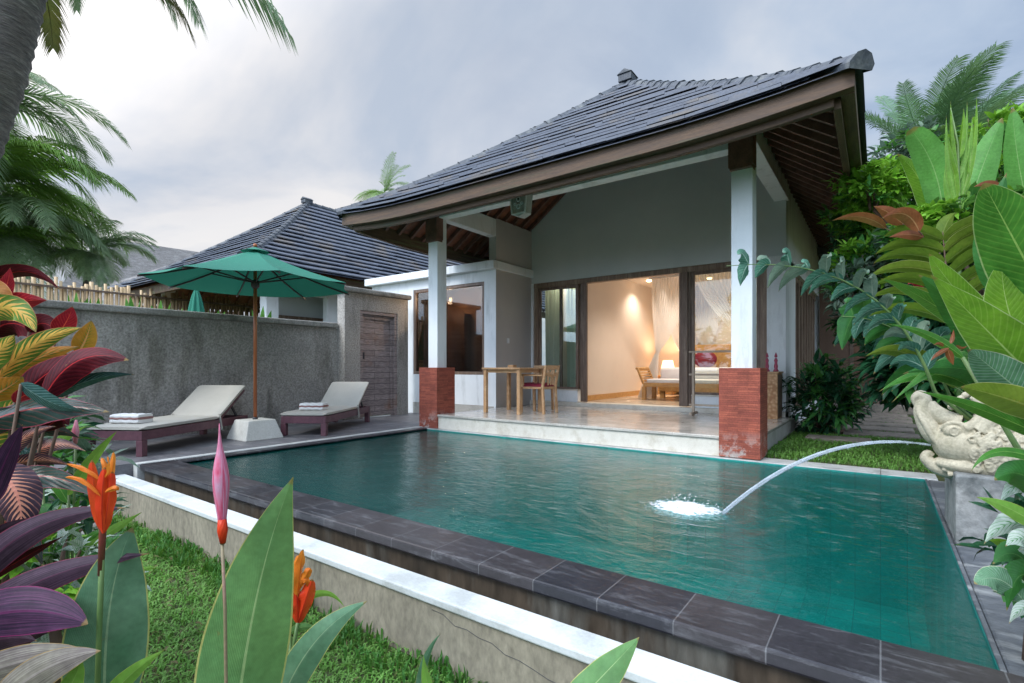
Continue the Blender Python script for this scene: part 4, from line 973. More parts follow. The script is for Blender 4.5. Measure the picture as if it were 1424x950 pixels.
def towel(Q, a, b, label, L=.24, W=.36, kind=0):
    o = Q(a, b, .34); t = thing('rolled_towel', o, label, 'towel', 'rolled towels on the loungers')
    def loop(rad_, z0, h, w0, w1, mat, name, ins):
        m = MB(); n = 20
        def fn(s, u):
            th = s * 2 * math.pi; cx_ = math.copysign(abs(math.cos(th)) ** .45, math.cos(th)); cz_ = math.copysign(abs(math.sin(th)) ** .6, math.sin(th))
            e = 1 - .10 * (abs(u - .5) * 2) ** 10
            return Q(a + (L / 2 - ins) * cx_ * e, b + w0 + (w1 - w0) * u, z0 + h / 2 + (h / 2) * cz_ * e + .003 * math.sin(u * 21 + s * 4))
        m.grid(fn, 28, n)
        for u in (0, 1):
            pts = [fn(i / 28, u) for i in range(28)]; m.add(pts, [tuple(range(28))])
        return m.build(name, mat, t)
    loop(0, .343, .058, -W / 2, W / 2, 'towel', 'fold', 0)
    loop(0, .385, .030, -W / 2 - .004, W / 2 + .004, 'towel_band', 'stripe', -.003)
    loop(0, .402, .045, -W / 2, W / 2, 'towel', 'fold', .004)
towel(Q1, .30, .40, 'folded white towel with brown stripe on the lounger at the left')
towel(Q2, .42, .36, 'folded white towel with brown stripe on the lounger by the gate')

# closed parasol behind the wall
c = at(273, 430, 10.2); c.z = 0
cu = thing('closed_parasol', c, 'closed green parasol standing behind the garden wall', 'parasol')
mb = MB()
def fn(a, b):
    th = a * 2 * math.pi; z = 1.2 + 1.35 * b
    r = (.24 * (1 - b) ** .7 + .03) * (1 + .13 * math.cos(th * 8))
    return c + V((r * math.cos(th), r * math.sin(th), z))
mb.grid(fn, 64, 10); mb.build('canopy', 'canopy', cu); MB().tube([c, c + V((0, 0, 2.62))], .025, 8).build('pole', 'pole_wood', cu)

# ================================================================== TERRACE FURNITURE
TZ = .223
tb = thing('dining_table', (-5.08, 7.05, TZ), 'small square wooden table on the terrace', 'table')
MB().box(-5.47, -4.68, 6.68, 7.44, .955, .985).build('table_top', 'table_wood', tb, bevel=.004)
MB().box(-5.42, -4.73, 6.73, 6.75, .90, .953).box(-5.42, -4.73, 7.37, 7.39, .90, .953).box(-5.44, -5.42, 6.75, 7.37, .90, .953).box(-4.75, -4.73, 6.75, 7.37, .90, .953).build('apron', 'table_wood', tb)
for x in (-5.45, -4.76):
    for y in (6.70, 7.36): MB().box(x, x + .06, y, y + .06, TZ, .9545).build('leg', 'table_wood', tb, bevel=.006)
bx = MB().box(-5.16, -5.04, 7.0, 7.10, .987, 1.03).build('tissue_box', 'table_wood', bevel=.004); tag(bx, 'tiny dark wooden box on the terrace table', 'box')
def chair(o, deg, label):
    t = thing('dining_chair', (0, 0, 0), label, 'chair', 'dining chairs at the terrace table')
    # faces +x locally, back at x = -.24
    for y in (-.22, .18):
        MB().add([(-.26, y, 0), (-.22, y, 0), (-.22, y + .04, 0), (-.26, y + .04, 0), (-.235, y, .45), (-.195, y, .45), (-.195, y + .04, .45), (-.235, y + .04, .45), (-.30, y, .80), (-.26, y, .80), (-.26, y + .04, .80), (-.30, y + .04, .80)],
                 [(0, 3, 2, 1), (0, 1, 5, 4), (1, 2, 6, 5), (2, 3, 7, 6), (3, 0, 4, 7), (4, 5, 9, 8), (5, 6, 10, 9), (6, 7, 11, 10), (7, 4, 8, 11), (8, 9, 10, 11)]).build('leg', 'table_wood', t, bevel=.004)
        MB().box(.19, .23, y, y + .04, 0, .41).build('leg', 'table_wood', t, bevel=.004)
        MB().box(-.22, .22, y - .005, y + .045, .62, .645).box(.16, .20, y, y + .04, .41, .62).build('armrest', 'table_wood', t, bevel=.004)
    MB().box(-.22, .23, -.22, .22, .41, .445).build('seat', 'table_wood', t, bevel=.004)
    mb = MB()
    mb.grid(lambda a, b: (-.21 + .43 * a, -.21 + .42 * b, .446 + .045 * min(1, 8 * min(a, 1 - a)) ** .5 * min(1, 8 * min(b, 1 - b)) ** .5), 14, 14); mb.build('cushion', 'red_cushion', t)
    m = MB(); m.obox((-.275, -.18, .765), (-.275, .18, .765), .022, .07)
    for i in range(9):
        a = -.18 + i * .04; m.obox((-.26, a, .64 + .02 * math.cos(i * .8)), (-.26, a + .041, .64 + .02 * math.cos((i + 1) * .8)), .02, .05)
    for y in (-.10, -.02, .06): m.obox((-.245, y + .02, .47), (-.268, y + .02, .74), .03, .014)
    m.build('backrest', 'table_wood', t, bevel=.003)
    t.location = o; t.rotation_euler = (0, 0, rad(deg)); return t
chair((-4.68, 7.22, TZ), 180, 'wooden chair with dark red cushion at the right side of the table')
chair((-5.02, 7.68, TZ), -90, 'wooden chair with dark red cushion behind the table by the curtain')
# towel rack
tr = thing('towel_rack', (-2.0, 8.3, TZ), 'slim whitewashed wooden towel rack before the right window', 'rack')
for x in (-2.42, -1.62): MB().box(x, x + .035, 8.2, 8.24, TZ, 1.22).box(x, x + .035, 8.05, 8.4, TZ + .02, TZ + .06).build('upright', 'pale_wood', tr, bevel=.004)
for z in (1.22, .86, .38): MB().box(-2.47, -1.54, 8.205, 8.235, z, z + .03).build('bar', 'pale_wood', tr, bevel=.004)
# carved cabinet with figurines
cb_ = thing('carved_cabinet', (-1.5, 8.45, TZ), 'carved pale wood cabinet behind the right brick column', 'cabinet')
MB().box(-1.74, -1.235, 8.40, 8.82, TZ, .90).build('body', 'carved_wood', cb_, bevel=.006)
MB().box(-1.76, -1.215, 8.38, 8.84, .901, .925).build('top', 'table_wood', cb_, bevel=.004)
MB().box(-1.234, -1.228, 8.43, 8.80, TZ + .02, .88).build('side_panel', 'frame_dark', cb_)
for i, x in enumerate((-1.36, -1.20 - .04)):
    f = thing('figurine', (x - .03, 8.5, .926), ('left' if i == 0 else 'right') + ' of two slender pink figurines on the carved cabinet', 'figurine', 'pink figurines on the cabinet')
    cc = V((x - .03, 8.5, .926))
    MB().lathe(cc, [(.035, 0), (.04, .015), (.022, .04), (.028, .08), (.018, .13), (.026, .17), (.012, .205)], 12).build('body', 'pink_ceramic', f)
    MB().ball(cc + V((0, 0, .23)), .022).lathe(cc, [(.02, .24), (.008, .275), (.0, .29)], 8).build('head', 'pink_ceramic', f)

# ================================================================== BEDROOM
FZ = .30
db = thing('daybed', (-3.5, 10.5, FZ), 'honey coloured wooden daybed with white cushion inside the bedroom', 'daybed')
MB().box(-4.05, -2.3, 10.30, 10.95, .58, .66).build('seat_frame', 'honey_wood', db, bevel=.006)
for x in (-4.08, -2.33):
    for y in (10.30, 10.88): MB().box(x, x + .08, y, y + .08, FZ, .58).build('leg', 'honey_wood', db, bevel=.006)
for s_, x in ((-1, -4.05), (1, -2.3)):
    m = MB()
    for k in range(5): m.obox((x + s_ * (.02 + .022 * k), 10.31, .70 + .055 * k), (x + s_ * (.02 + .022 * k), 10.94, .70 + .055 * k), .035, .03)
    m.obox((x, 10.32, .64), (x + s_ * .13, 10.32, .96), .04, .05, (0, 1, 0)).obox((x, 10.93, .64), (x + s_ * .13, 10.93, .96), .04, .05, (0, 1, 0))
    m.tube([(x + s_ * .14, 10.30, .96), (x + s_ * .14, 10.95, .96)], .03, 8)
    m.build('armrest', 'honey_wood', db)
MB().box(-3.98, -2.36, 10.31, 10.93, .661, .74).build('cushion', 'bed_linen', db, bevel=.02)
bd = thing('bed', (-3.0, 12.2, FZ), 'white double bed with wooden headboard under the mosquito net', 'bed')
MB().box(-4.0, -2.0, 11.1, 13.1, .45, .62).build('bed_frame', 'honey_wood', bd, bevel=.01)
for x in (-3.98, -2.1):
    for y in (11.12, 12.95): MB().box(x, x + .09, y, y + .09, FZ, .449).build('leg', 'honey_wood', bd)
MB().box(-3.97, -2.03, 11.08, 13.08, .622, .98).build('mattress', 'bed_linen', bd, bevel=.05)
MB().box(-4.05, -1.95, 13.11, 13.18, .45, 1.55).build('headboard', 'honey_wood', bd, bevel=.01)
for i, (x, m_) in enumerate(((-3.45, 'red_cushion'), (-2.55, 'red_cushion'))):
    p_ = MB().ball((x, 12.75, 1.18), 1, 16, 10, sc=(.28, .10, .21)).build('pillow', m_, bd)
ns = thing('bedside_table', (-4.42, 12.9, FZ), 'low wooden bedside table carrying the lit lamp', 'bedside table')
MB().box(-4.68, -4.18, 12.65, 13.15, .72, .78).build('top', 'honey_wood', ns, bevel=.004)
MB().box(-4.65, -4.21, 12.68, 13.12, FZ, .719).build('cabinet', 'honey_wood', ns)
lc = V((-4.36, 12.75, .78))
lp = thing('bedside_lamp', lc, 'lit bedside lamp with warm fabric shade', 'lamp')
MB().lathe(lc, [(.07, 0), (.07, .015), (.02, .03), (.03, .10), (.015, .17)], 14).build('lamp_base', 'honey_wood', lp)
m = MB(); m.grid(lambda a, b: lc + V(((.17 - .05 * b) * math.cos(a * 6.2832), (.17 - .05 * b) * math.sin(a * 6.2832), .16 + .22 * b)), 24, 4); m.build('lamp_shade', 'shade_lit', lp)
def point(name, loc, e, col, r=.05, typ='POINT', rot=None, size=90, blend=.6):
    l = bpy.data.lights.new(name, typ); l.energy = e; l.color = col; l.shadow_soft_size = r
    o = bpy.data.objects.new(name, l); COL.objects.link(o); o.location = loc
    if typ == 'SPOT': l.spot_size = rad(size); l.spot_blend = blend; o.rotation_euler = rot or (0, 0, 0)
    return o
point('bedside_bulb', lc + V((0, 0, .30)), 20, (1, .70, .42), .04)
for x, y, e in ((-4.45, 11.7, 50), (-3.4, 10.2, 95), (-2.0, 10.2, 75), (-3.2, 12.2, 70), (-2.2, 12.4, 40), (-5.4, 9.4, 22)):  # last downlight is unseen, added to brighten the curtains behind the left glass
    d_ = thing('ceiling_downlight', (x, y, RZ), 'round recessed downlight ' + {(-5.4): 'added out of view to brighten the curtains of the left window', (-4.45): 'washing the left bedroom wall', (-3.4): 'above the daybed', (-2.0): 'near the right bedroom window', (-3.2): 'above the foot of the bed', (-2.2): 'above the right side of the bed'}[x], 'downlight', 'bedroom downlights')
    MB().lathe((x, y, RZ - .03), [(.05, 0), (.06, .03)], 16).build('bulb', 'bulb', d_)
    point('downlight_lamp', (x, y, RZ - .06), e, (1, .85, .70), .04, 'SPOT', None, 130, .8)
# mosquito net
netc = V((-3.0, 11.9, 2.98))
mn = thing('mosquito_net', (-3.0, 11.9, FZ), 'sheer white mosquito net tied open around the bed', 'mosquito net')
def drape(tops, waist, feet, n=90, folds=16, amp=.03, flare=1.0, name='drape', mat='net', par=None, ww=.06):
    """sheet from a top line through a gathered waist to a foot line"""
    m = MB(); t0, t1 = V(tops[0]), V(tops[1]); w = V(waist); f0, f1 = V(feet[0]), V(feet[1])
    wd = (f1 - f0).normalized() * ww; nrm = (t1 - t0).cross(V((0, 0, 1))).normalized()
    nn = 26
    def fn(a, b):
        T = t0.lerp(t1, a); W_ = w + wd * (a - .5); F = f0.lerp(f1, a)
        hz = (t0.z - w.z) / (t0.z - f0.z)
        if b < hz:
            q = b / hz; s = q ** 1.5; p = T.lerp(W_, s); p.z = T.z + (W_.z - T.z) * q
            p.z -= 0
            k = 1 - q
        else:
            q = (b - hz) / (1 - hz); p = W_.lerp(F, q ** .8); p.z = W_.z + (F.z - W_.z) * q; k = q
        return p + nrm * amp * math.sin(a * folds * 2 * math.pi) * (.35 + .65 * min(1, k * 2)) * (1 + .3 * math.sin(a * 5))
    m.grid(fn, n, nn); return m.build(name, mat, par)
drape(((-4.15, 11.05, 2.95), (-3.15, 11.0, 2.95)), (-4.02, 11.06, 1.30), ((-4.42, 10.95, .31), (-4.0, 11.0, .31)), par=mn, amp=.035)
drape(((-3.2, 11.0, 2.95), (-1.95, 11.05, 2.95)), (-1.98, 11.06, 1.3), ((-2.2, 11.0, .31), (-1.8, 11.0, .31)), par=mn, amp=.035)
drape(((-4.12, 11.1, 2.95), (-4.12, 13.15, 2.95)), (-4.1, 13.1, 1.25), ((-4.1, 12.9, .31), (-4.1, 13.15, .31)), par=mn, amp=.03)
drape(((-4.1, 13.19, 2.95), (-3.0, 13.19, 2.95)), (-3.55, 13.19, 1.35), ((-3.75, 13.19, .9), (-3.35, 13.19, .9)), par=mn, amp=.02)
MB().box(-4.17, -1.9, 10.98, 11.02, 2.95, 2.99).box(-4.17, -4.13, 11.02, 13.2, 2.95, 2.99).build('rail', 'bed_linen', mn)
# curtains
def curtain(x0, x1, y, z0, z1, folds, label, mat='curtain', amp=.045):
    m = MB(); m.grid(lambda a, b: (x0 + (x1 - x0) * a + .02 * math.sin(a * 31) * b + .05 * (a - .5) * (1 - b), y + amp * math.sin(a * folds * 6.2832 + .6 * math.sin(a * 9)) * (1 + .3 * b) + .02 * math.sin(a * 17), z1 + (z0 - z1) * b), folds * 12, 10)
    o = m.build('curtain', mat); tag(o, label, 'curtain', 'curtains behind the glazing'); return o
curtain(-5.78, -5.38, 9.22, .31, 2.7, 5, 'grey-green pleated curtain at the far left pane')
curtain(-5.25, -4.87, 9.20, .31, 2.7, 5, 'pale green curtain bunched beside the left door frame')
curtain(-1.78, -1.50, 9.22, .31, 2.7, 4, 'dark grey-green curtain at the right edge of the right window')

# ================================================================== STATUE, PEDESTAL, JET
pd = MB().box(.347, 1.25, 3.84, 4.45, -.018, .385).build('pedestal', 'dark_stone', bevel=.012)
tag(pd, 'grey concrete pedestal block under the water spout statue', 'pedestal')
def SP(u, v, y): # measured outline point of the statue on plane y
    r = (u - CX) / FPX; X_, Y_ = r * CA - SA, r * SA + CA; d = y / Y_
    return V((X_ * d, y, 1 + (CY - v) / FPX * d))
yc = 4.06
mb = MB()
def tb_(pts, rads, y=0, n=14, sm=4):
    P_ = [SP(u, v, yc + yo) for u, v, yo in pts]
    out, rr_ = [], []
    for i in range(len(P_) - 1):
        p0 = P_[max(i - 1, 0)]; p1 = P_[i]; p2 = P_[i + 1]; p3 = P_[min(i + 2, len(P_) - 1)]
        for k in range(sm):
            t = k / sm
            out.append(.5 * ((2 * p1) + (p2 - p0) * t + (2 * p0 - 5 * p1 + 4 * p2 - p3) * t * t + (3 * p1 - p0 - 3 * p2 + p3) * t ** 3)); rr_.append(rads[i] * (1 - t) + rads[i + 1] * t)
    out.append(P_[-1]); rr_.append(rads[-1])
    mb.tube(out, rr_, n)
# skull and body mass
mb.ball(SP(1385, 622, yc), 1, 24, 16, sc=(.27, .17, .155))
mb.ball(SP(1340, 618, yc), 1, 24, 16, sc=(.15, .145, .13))
mb.ball(SP(1420, 632, yc), 1, 24, 16, sc=(.25, .17, .15))
mb.ball(SP(1370, 648, yc), 1, 24, 16, sc=(.24, .15, .07))
# upper snout curling up and back
tb_([(1325, 605, 0), (1308, 606, 0), (1297, 602, 0), (1287, 586, 0), (1282, 570, 0), (1286, 556, 0), (1280, 549, 0), (1272, 554, 0), (1274, 564, 0)], [.085, .072, .058, .05, .044, .036, .03, .022, .012])
for yo in (-.05, .05):
    tb_([(1330, 628, yo), (1312, 622, yo), (1299, 610, yo), (1288, 592, yo), (1279, 577, yo * .8), (1277, 565, yo * .6)], [.022, .022, .02, .018, .016, .01])
tb_([(1292, 560, 0), (1300, 572, 0), (1316, 582, 0), (1335, 588, 0)], [.03, .045, .05, .05])
# lower jaw with curled chin
tb_([(1350, 655, 0), (1325, 655, 0), (1305, 650, 0), (1293, 643, 0), (1287, 636, 0), (1291, 630, 0), (1298, 634, 0)], [.06, .052, .045, .036, .03, .022, .012])
for yo in (-.06, .06): # tusks and lips
    tb_([(1322, 618, yo), (1319, 630, yo), (1316, 640, yo)], [.02, .016, .008])
    tb_([(1335, 618, yo), (1334, 632, yo), (1336, 642, yo)], [.018, .016, .012])
    tb_([(1310, 652, yo), (1328, 654, yo), (1346, 648, yo), (1352, 634, yo), (1346, 622, yo), (1334, 618, yo)], [.014, .018, .02, .02, .018, .013])
    tb_([(1318, 660, yo * 1.3), (1345, 658, yo * 1.5), (1362, 645, yo * 1.8), (1364, 628, yo * 1.8), (1352, 614, yo * 1.6), (1338, 613, yo * 1.4), (1330, 620, yo)], [.012, .02, .026, .026, .022, .018, .01])
s1 = SP(1323, 600, yc)
for yo in (-.09, .09): # eyes and brows
    mb.ball(SP(1327, 600, yc + yo * .95), 1, 16, 10, sc=(.052, .04, .042))
    tb_([(1308, 597, yo * .8), (1320, 589, yo), (1336, 590, yo * 1.1), (1345, 602, yo * 1.2), (1338, 613, yo * 1.2)], [.010, .015, .016, .014, .008])
    mb.tube([SP(1327 + 6 * math.cos(q * .8), 600 + 6 * math.sin(q * .8), yc + yo * 1.35) for q in range(9)], [.0055] * 9, 6)
# crest of flame scallops on the head
for yo in (-.10, 0, .10):
    tb_([(1342, 596, yo), (1356, 590, yo), (1366, 576, yo), (1362, 560, yo), (1350, 552, yo)], [.03, .032, .03, .026, .012])
    tb_([(1362, 600, yo), (1382, 580, yo), (1386, 560, yo), (1376, 542, yo), (1362, 538, yo)], [.05, .05, .044, .032, .014])
    tb_([(1392, 600, yo), (1410, 580, yo), (1412, 556, yo), (1400, 538, yo), (1384, 534, yo)], [.05, .05, .046, .032, .014])
for k in range(9):
    a = k / 8; mb.ball(SP(1319 + 52 * a + 4, 560 - 24 * math.sin(a * 2.0) + 6, yc - .04), .020, 8, 6)
# carved curls over flanks and cheek
def sdepth(u, v):
    best = None
    for cu, cv, sx_, sy_, sz_ in ((1385, 622, .27, .17, .155), (1340, 618, .15, .145, .13), (1420, 632, .25, .17, .15), (1370, 648, .24, .15, .07)):
        px = .0042; e = 1 - ((u - cu) * px / sx_) ** 2 - ((v - cv) * px / sz_) ** 2
        if e > .02: best = min(best or 0, -sy_ * math.sqrt(e))
    return best
rr = random.Random(4)
for k in range(90):
    u = rr.uniform(1352, 1440); v = rr.uniform(594, 654)
    q0 = rr.uniform(0, 6); sg = rr.choice((-1, 1)); rs = rr.uniform(3.5, 8)
    yo = sdepth(u, v)
    if yo is None: continue
    mb.tube([SP(u + rs * (1 - i / 11) * math.cos(q0 + sg * i * .72), v + rs * (1 - i / 11) * math.sin(q0 + sg * i * .72), yc + yo - .004) for i in range(10)], [.006 + .007 * i / 9 for i in range(10)], 6)
for k in range(16):   # bead row behind the cheek
    a = k / 15; mb.ball(SP(1352 + 14 * math.sin(a * 3.0), 596 + 60 * a, yc + (sdepth(1352 + 14 * math.sin(a * 3.0), 596 + 60 * a) or -.1) - .004), .012, 6, 5)
st = mb.build('spout_statue', 'statue_stone')
md = st.modifiers.new('remesh', 'REMESH'); md.mode = 'VOXEL'; md.voxel_size = .0042; md.use_smooth_shade = True
tag(st, 'cream carved stone mythical beast head spouting water into the pool', 'statue')
# base plinth of the statue
# jet: ballistic arc from the mouth into the pool
J0 = SP(1294, 619, yc - .03); J1 = V((SPL[0] + .22, SPL[1], WZ))
apex_v = SP(1210, 612, 4.0)
ts = []; 
for i in range(41):
    t = i / 40; x = J0.x + (J1.x - J0.x) * t; y = J0.y + (J1.y - J0.y) * t
    h0, h1 = J0.z, J1.z; c_ = (h1 - h0 - .17) ; z = h0 + .17 * t * 1.0 + c_ * t * t
    ts.append(V((x, y, z)))
jet = MB(); jet.tube(ts, [.006 + .006 * (i / 40) + .0015 * math.sin(i * 1.7) for i in range(41)], 12)
rr = random.Random(9)
for k in range(14):
    oy, oz = rr.uniform(-.008, .008), rr.uniform(-.008, .008); i0 = rr.randint(4, 18)
    jet.tube([p + V((0, oy, oz)) * (1 + i / 20) for i, p in enumerate(ts[i0:])], [.0018 + .0022 * math.sin(i * .9 + k) ** 2 for i in range(41 - i0)], 6)
for k in range(130):
    i = int(40 * rr.random() ** .6); jet.ball(ts[i] + V((rr.gauss(0, .012), rr.gauss(0, .012), rr.gauss(-.004, .014))) * (.4 + i / 30), rr.uniform(.0012, .003), 5, 4)
jo = jet.build('water_jet', 'jet'); tag(jo, 'white arc of water jetting from the statue into the pool', 'water jet')
# splash: churned foam patch with droplets
mb = MB(); cs = V((SPL[0], SPL[1], 0))
def fs_(a, b):
    th = a * 2 * math.pi; r = .36 * b
    x = cs.x + r * math.cos(th) * 1.0 - .05; y = cs.y + r * math.sin(th) * .7
    n_ = noise.noise(V((x * 14, y * 14, 1))) * .5 + noise.noise(V((x * 34, y * 34, 5))) * .35
    return V((x, y, wz(x, y) + .004 + (.012 + .03 * n_) * max(0, 1 - b) ** 1.1 + .012 * n_ * (1 - b * b) - .016 * b * b))
mb.grid(fs_, 90, 34)
for k in range(230):
    a = rr.uniform(0, 6.28); q = abs(rr.gauss(0, .17)); x = cs.x + q * math.cos(a) * 1.3 - .03; y = cs.y + q * math.sin(a)
    z = WZ + .01 + abs(rr.gauss(0, .035)) * max(.15, 1 - q * 2)
    mb.ball((x, y, z), rr.uniform(.0015, .0042), 5, 4)
so_ = mb.build('splash', 'foam'); tag(so_, 'white foam splash where the water jet meets the pool', 'splash')

# bathroom bulb seen through the dark window
bb = thing('bathroom_bulb', (-7.72, 8.35, 2.55), 'small lit bulb glowing behind the dark bathroom window', 'bulb')
MB().ball((-7.72, 8.35, 2.50), .035).build('bulb', 'bulb', bb); MB().tube([(-7.72, 8.35, 2.53), (-7.72, 8.35, 2.80)], .008, 6).build('cord', 'dark_metal', bb)
point('bathroom_lamp', (-7.72, 8.3, 2.42), 45, (1, .74, .5), .05)

# ================================================================== GRASS
def grass(name, n, rect, z, Lr, Wr, mat, label, test=None, lean=1.0, seed=1, dens=None, clump=0):
    rr = random.Random(seed); mb = MB(); x0, x1, y0, y1 = rect; k = 0
    while k < n:
        x, y = rr.uniform(x0, x1), rr.uniform(y0, y1); k += 1
        if test and not test(x, y): continue
        if clump and noise.noise(V((x * clump, y * clump, 0))) < -.12 + rr.uniform(-.25, .25): continue
        L = rr.uniform(*Lr); W = rr.uniform(*Wr); a = rr.uniform(0, 6.28); le = lean * rr.uniform(.3, 1.2)
        h = V((math.cos(a), math.sin(a), 0)); s = V((-h.y, h.x, 0)) * W / 2
        zz = z(x, y) if callable(z) else z
        p = V((x, y, zz)); m = p + h * L * .35 * le + V((0, 0, L * .45)); t = p + h * L * .9 * le + V((0, 0, L * (.75 - .45 * min(le, 1.2))))
        mb.add([p - s * .5, p + s * .5, m + s, m - s, t], [(0, 1, 2, 3), (3, 2, 4)], [(.2, 0), (.8, 0), (1, .5), (0, .5), (.5, 1)])
    o = mb.build(name, mat, fix=False); tag(o, label, 'grass', kind='stuff'); return o
def lz(x, y): return GZ + .012 * noise.noise(V((x * 2, y * 2, 0)))
grass('lawn_grass', 52000, (-6.4, .4, -.3, 1.74), lz, (.045, .085), (.005, .011), 'grass', 'short broad-bladed lawn grass below the retaining wall', test=lambda x, y: (y > .55 or x < -2.2) and y > -.35 - x * .12 - .4, lean=1.2, seed=3)
grass('dry_grass', 5200, (-6.4, .4, -.3, 1.74), lz, (.05, .10), (.004, .008), 'palm_dry', 'dry yellowish blades mixed through the lawn', test=lambda x, y: y > .55 or x < -2.2, lean=1.3, seed=13, clump=2.2)
grass('wall_foot_grass', 2600, (-5.9, -.3, 1.52, 1.75), lz, (.09, .17), (.008, .015), 'grass_tall', 'taller dark green tufts along the foot of the low wall', lean=.45, seed=4, clump=5)
grass('path_grass', 15000, (-1.08, 2.6, 6.26, 8.9), -.02, (.05, .10), (.008, .015), 'grass', 'bright green grass between the pool and the stepping stones', lean=1.0, seed=5)
grass('path_grass', 5500, (-1.0, 2.6, 8.9, 13.5), -.02, (.05, .09), (.010, .018), 'grass_tall', 'thin grass around the stepping stones further back', lean=1.0, seed=6, clump=1.6, test=lambda x, y: not (-.5 < x < .5 and (y % .75) < .5))
struct(MB().add([(-1.1 + .0, 8.4, -.012), (-.45, 8.4, -.012), (-.35, 10.2, -.012), (-1.1, 10.4, -.012)], [(0, 1, 2, 3)]).build('flower_bed_soil', 'soil'))

# ================================================================== PALMS
def frond(mb, base, d0, L, droop, nl=34, ll=.3, lw=.035, hang=.5, side=None, seed=0, wind=V((0, 0, 0)), mi=0, rw=.022):
    """pinnate palm frond: drooping midrib with two rows of leaflets"""
    rr = random.Random(seed); p = V(base); d = V(d0).normalized(); n = 16; pts = [p.copy()]
    for i in range(n):
        d = (d + V((0, 0, -droop / n)) * (1 + 1.2 * i / n) + wind * (.10 * i / n)).normalized(); p = p + d * (L / n); pts.append(p.copy())
    mb.tube(pts, [rw * L * .3 * (1 - .85 * i / n) for i in range(n + 1)], 5, mi, cap=False)
    for k in range(nl):
        t = .14 + .86 * k / nl; f = t * n; i = min(int(f), n - 1); c = pts[i].lerp(pts[i + 1], f - i); tan = (pts[i + 1] - pts[i]).normalized()
        sd_ = tan.cross(V((0, 0, 1))); sd_ = sd_.normalized() if sd_.length > .05 else V((1, 0, 0))
        up = sd_.cross(tan)
        l_ = ll * L * math.sin(math.pi * min(1, .22 + t * .72)) ** .7 * rr.uniform(.85, 1.1)
        for s_ in (-1, 1):
            dd = (sd_ * s_ * .8 + tan * (.5 + .5 * t) + up * rr.uniform(.0, .25) + wind * .35).normalized()
            m = c + dd * l_ * .5 + V((0, 0, -hang * l_ * .10)); e = c + dd * l_ * .88 + V((0, 0, -hang * l_ * (.38 + .15 * rr.random()))) + wind * l_ * .25
            w = tan * lw * L * .10
            mb.add([c - w, c + w, m + w * 1.25, m - w * 1.25, e], [(0, 1, 2, 3), (3, 2, 4)], [(0, 0), (1, 0), (1, .5), (0, .5), (.5, 1)], mi=mi)
def palm(crown, base, label, n=14, L=3.0, mat='palm', droop=1.2, seed=1, wind=V((0, 0, 0)), tr=.13, nl=34, lw=.035, ll=.3, el=(-.35, 1.3), group=None, hang=.5, az=None, dry=0):
    crown = V(crown); base = V(base); rr = random.Random(seed)
    t = thing('palm_tree', base, label, 'palm tree', group)
    pts = [base.lerp(crown, i / 8) + V((.2 * math.sin(i * .5) * (1 if seed % 2 else -1) * math.sin(i / 8 * 3.14), 0, 0)) for i in range(9)]
    MB().tube(pts, [tr * (1.25 - .4 * i / 8) for i in range(9)], 12).build('trunk', 'bark', t)
    for k in range(n):
        a = az[k % len(az)] if az else k * 2.4 + rr.uniform(-.3, .3); e = el[0] + (el[1] - el[0]) * ((k * .618) % 1)
        if az: a += rr.uniform(-.25, .25)
        d = V((math.cos(a) * math.cos(e), math.sin(a) * math.cos(e), math.sin(e)))
        mb = MB(); frond(mb, crown, d, L * rr.uniform(.8, 1.1), droop * rr.uniform(.8, 1.25), nl, ll, lw, hang, seed=seed * 50 + k, wind=wind)
        mb.build('frond', 'palm_dry' if k < dry else mat, t, fix=False)
    return t
Rt, Fw = V((CA, SA, 0)), V((-SA, CA, 0))
# near leaning trunk at the top left, with hanging frond tips above the frame
b0 = at(-175, 640, 5.2); b0.z = GZ
tk = thing('coconut_palm', b0, 'thick leaning coconut palm trunk cutting the top left corner', 'palm tree')
top = at(75, -380, 4.6)
mb = MB(); q = [at(-190, 640, 5.0), at(-125, 420, 4.9), at(-62, 220, 4.8), at(-14, 80, 4.7), at(14, -40, 4.65), at(40, -220, 4.6), top]
pp = []; rs = []
for i in range(len(q) - 1):
    for k in range(14):
        t = k / 14; pp.append(q[i].lerp(q[i + 1], t)); w = .25
        rs.append((w + (.014 if k % 2 else 0)) * (1.15 - .03 * i))
q[0].z = GZ
mb.tube([b0 + V((0, 0, -.0))] + pp + [top], [.42] + rs + [.2], 20); mb.build('trunk', 'bark', tk)
for k, (b, t_, dr, L_, dry) in enumerate([((110, -90), (300, -50), 1.2, 2.3, 0), ((120, -60), (285, -15), 1.3, 1.5, 1), ((60, -90), (120, -30), 2.2, 1.55, 0), ((30, -90), (80, 0), 1.6, 1.5, 1), ((60, -130), (400, -90), .9, 2.6, 0), ((100, -100), (270, -30), 1.5, 2, 0)]):
    B = at(b[0], b[1], 4.5); T = at(t_[0], t_[1], 4.5 + .3 * k % 1)
    d = (T - B).normalized(); d.z += .5 * dr / 2
    mb = MB(); frond(mb, B, d, (T - B).length * 1.15, dr, 64, .26, .07, 1.2, seed=k + 70); mb.build('frond', 'palm_dry' if dry else 'palm_grey', tk, fix=False)
